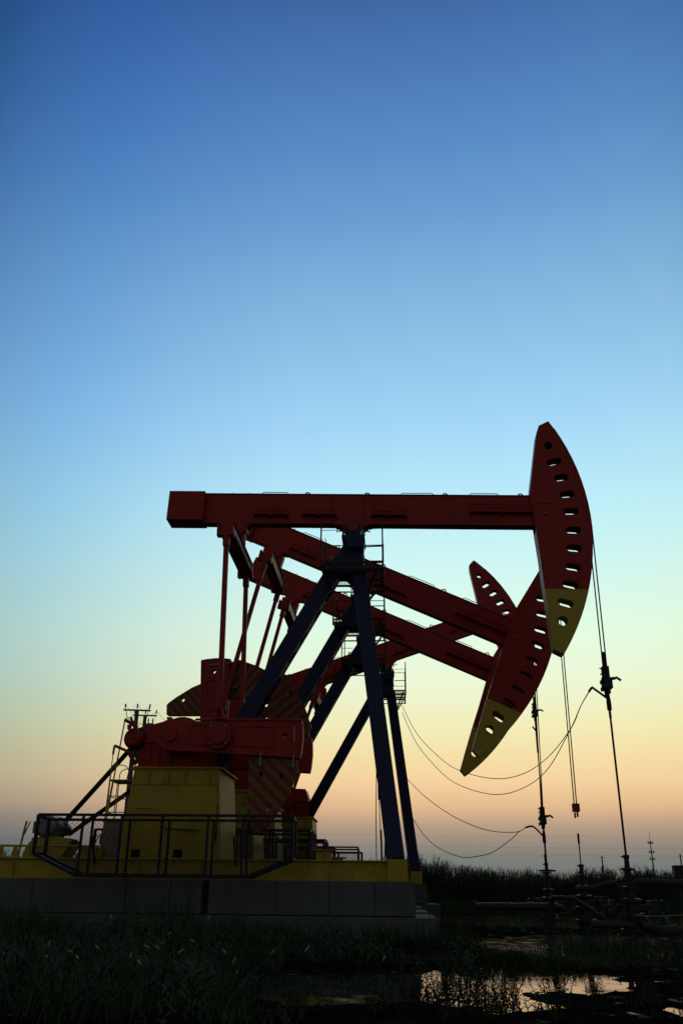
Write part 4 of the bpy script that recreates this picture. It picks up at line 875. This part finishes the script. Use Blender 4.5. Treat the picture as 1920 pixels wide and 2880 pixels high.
# foxtail grass with pale seed heads
b0 = None
def foxtail(x, y, h_, ang, lean, label):
    g = float(gz(x, y)); r = empty('foxtail_stalk', (x, y, g - .01), ang)
    b = MB(); pts = [(lean * h_ * t_ ** 2, 0, h_ * t_) for t_ in np.linspace(0, 1, 6)]; b.tube(pts, .0018, 4); b.obj('stem', 'grass', r)
    b = MB(); d = (Vector(pts[-1]) - Vector(pts[-2])).normalized(); p = Vector(pts[-1]); L = .06; bend = Vector((lean * .02, 0, -.012))
    sp_ = [p + d * L * t_ + bend * t_ * t_ for t_ in (0, .2, .5, .8, 1)]; b.tube(sp_, [.002, .0055, .0065, .005, .001], 7)
    for i in range(70):
        t_ = random.random(); q_ = p + d * L * t_ + bend * t_ * t_; a = random.uniform(0, 6.28); o2 = Vector((math.cos(a), math.sin(a), .7)).normalized() * .012
        b.add([q_, q_ + o2, q_ + Vector((.0006, .0006, 0))], [(0, 1, 2)])
    b.obj('seed_head', 'straw', r)
    return tag(r, label, 'foxtail', 'foxtail stalks with pale seed heads')
FX = [(-2.55, 11.4), (-2.10, 10.9), (-2.04, 10.9), (-1.52, 11.0), (-2.2, 9.6), (-2.6, 8.7), (-2.1, 8.5), (-1.75, 8.2), (-1.55, 8.1), (-1.35, 8.3), (-2.35, 8.0), (-1.95, 7.7), (-1.7, 7.5), (-1.45, 7.6), (-1.25, 7.7), (-.9, 8.0), (-.78, 8.1), (-1.3, 7.1), (-.66, 7.0), (-.35, 7.1), (.35, 9.0), (-2.6, 7.3), (-1.05, 9.2), (-.62, 7.8)]
for i, (x, y) in enumerate(FX):
    foxtail(x, y, random.uniform(.28, .48) * (1.1 if y > 9.5 else .85), random.uniform(0, 6.28), random.uniform(.1, .8), 'foxtail stalk with pale seed head standing before the plinth, farther and higher in the picture' if y > 10 else 'lone foxtail stalk right of the others, in the dark puddle' if x > 0 else 'foxtail stalk with pale seed head at the bottom edge of the grass' if y < 7.8 else 'foxtail stalk with pale seed head in the middle of the dark grass')
# clods and pebbles on the mud
PB = MB(); cnt = 0
stones = []
for i in range(1500):
    x = random.uniform(-2, 6.5); y = random.uniform(6.3, 17); z = float(gz(x, y)); s_ = random.uniform(.006, .028)
    if z < -.03: continue
    k = 6; ring = [(x + s_ * random.uniform(.7, 1.2) * math.cos(a), y + s_ * random.uniform(.7, 1.2) * math.sin(a), z) for a in np.linspace(0, 6.28, k, endpoint=False)]
    tp = (x + s_ * .2, y, z + s_ * random.uniform(.5, 1)); PB.add(ring + [tp], [(a, (a + 1) % k, k) for a in range(k)])
tag(PB.obj('clods', 'mud'), 'small mud clods and pebbles strewn over the ground', 'pebbles', kind='stuff')
scene.render.film_transparent = False
try:
    scene.cycles.use_denoising = True
except Exception: pass
for o in list(C.objects):
    if 'role' in o: del o['role']
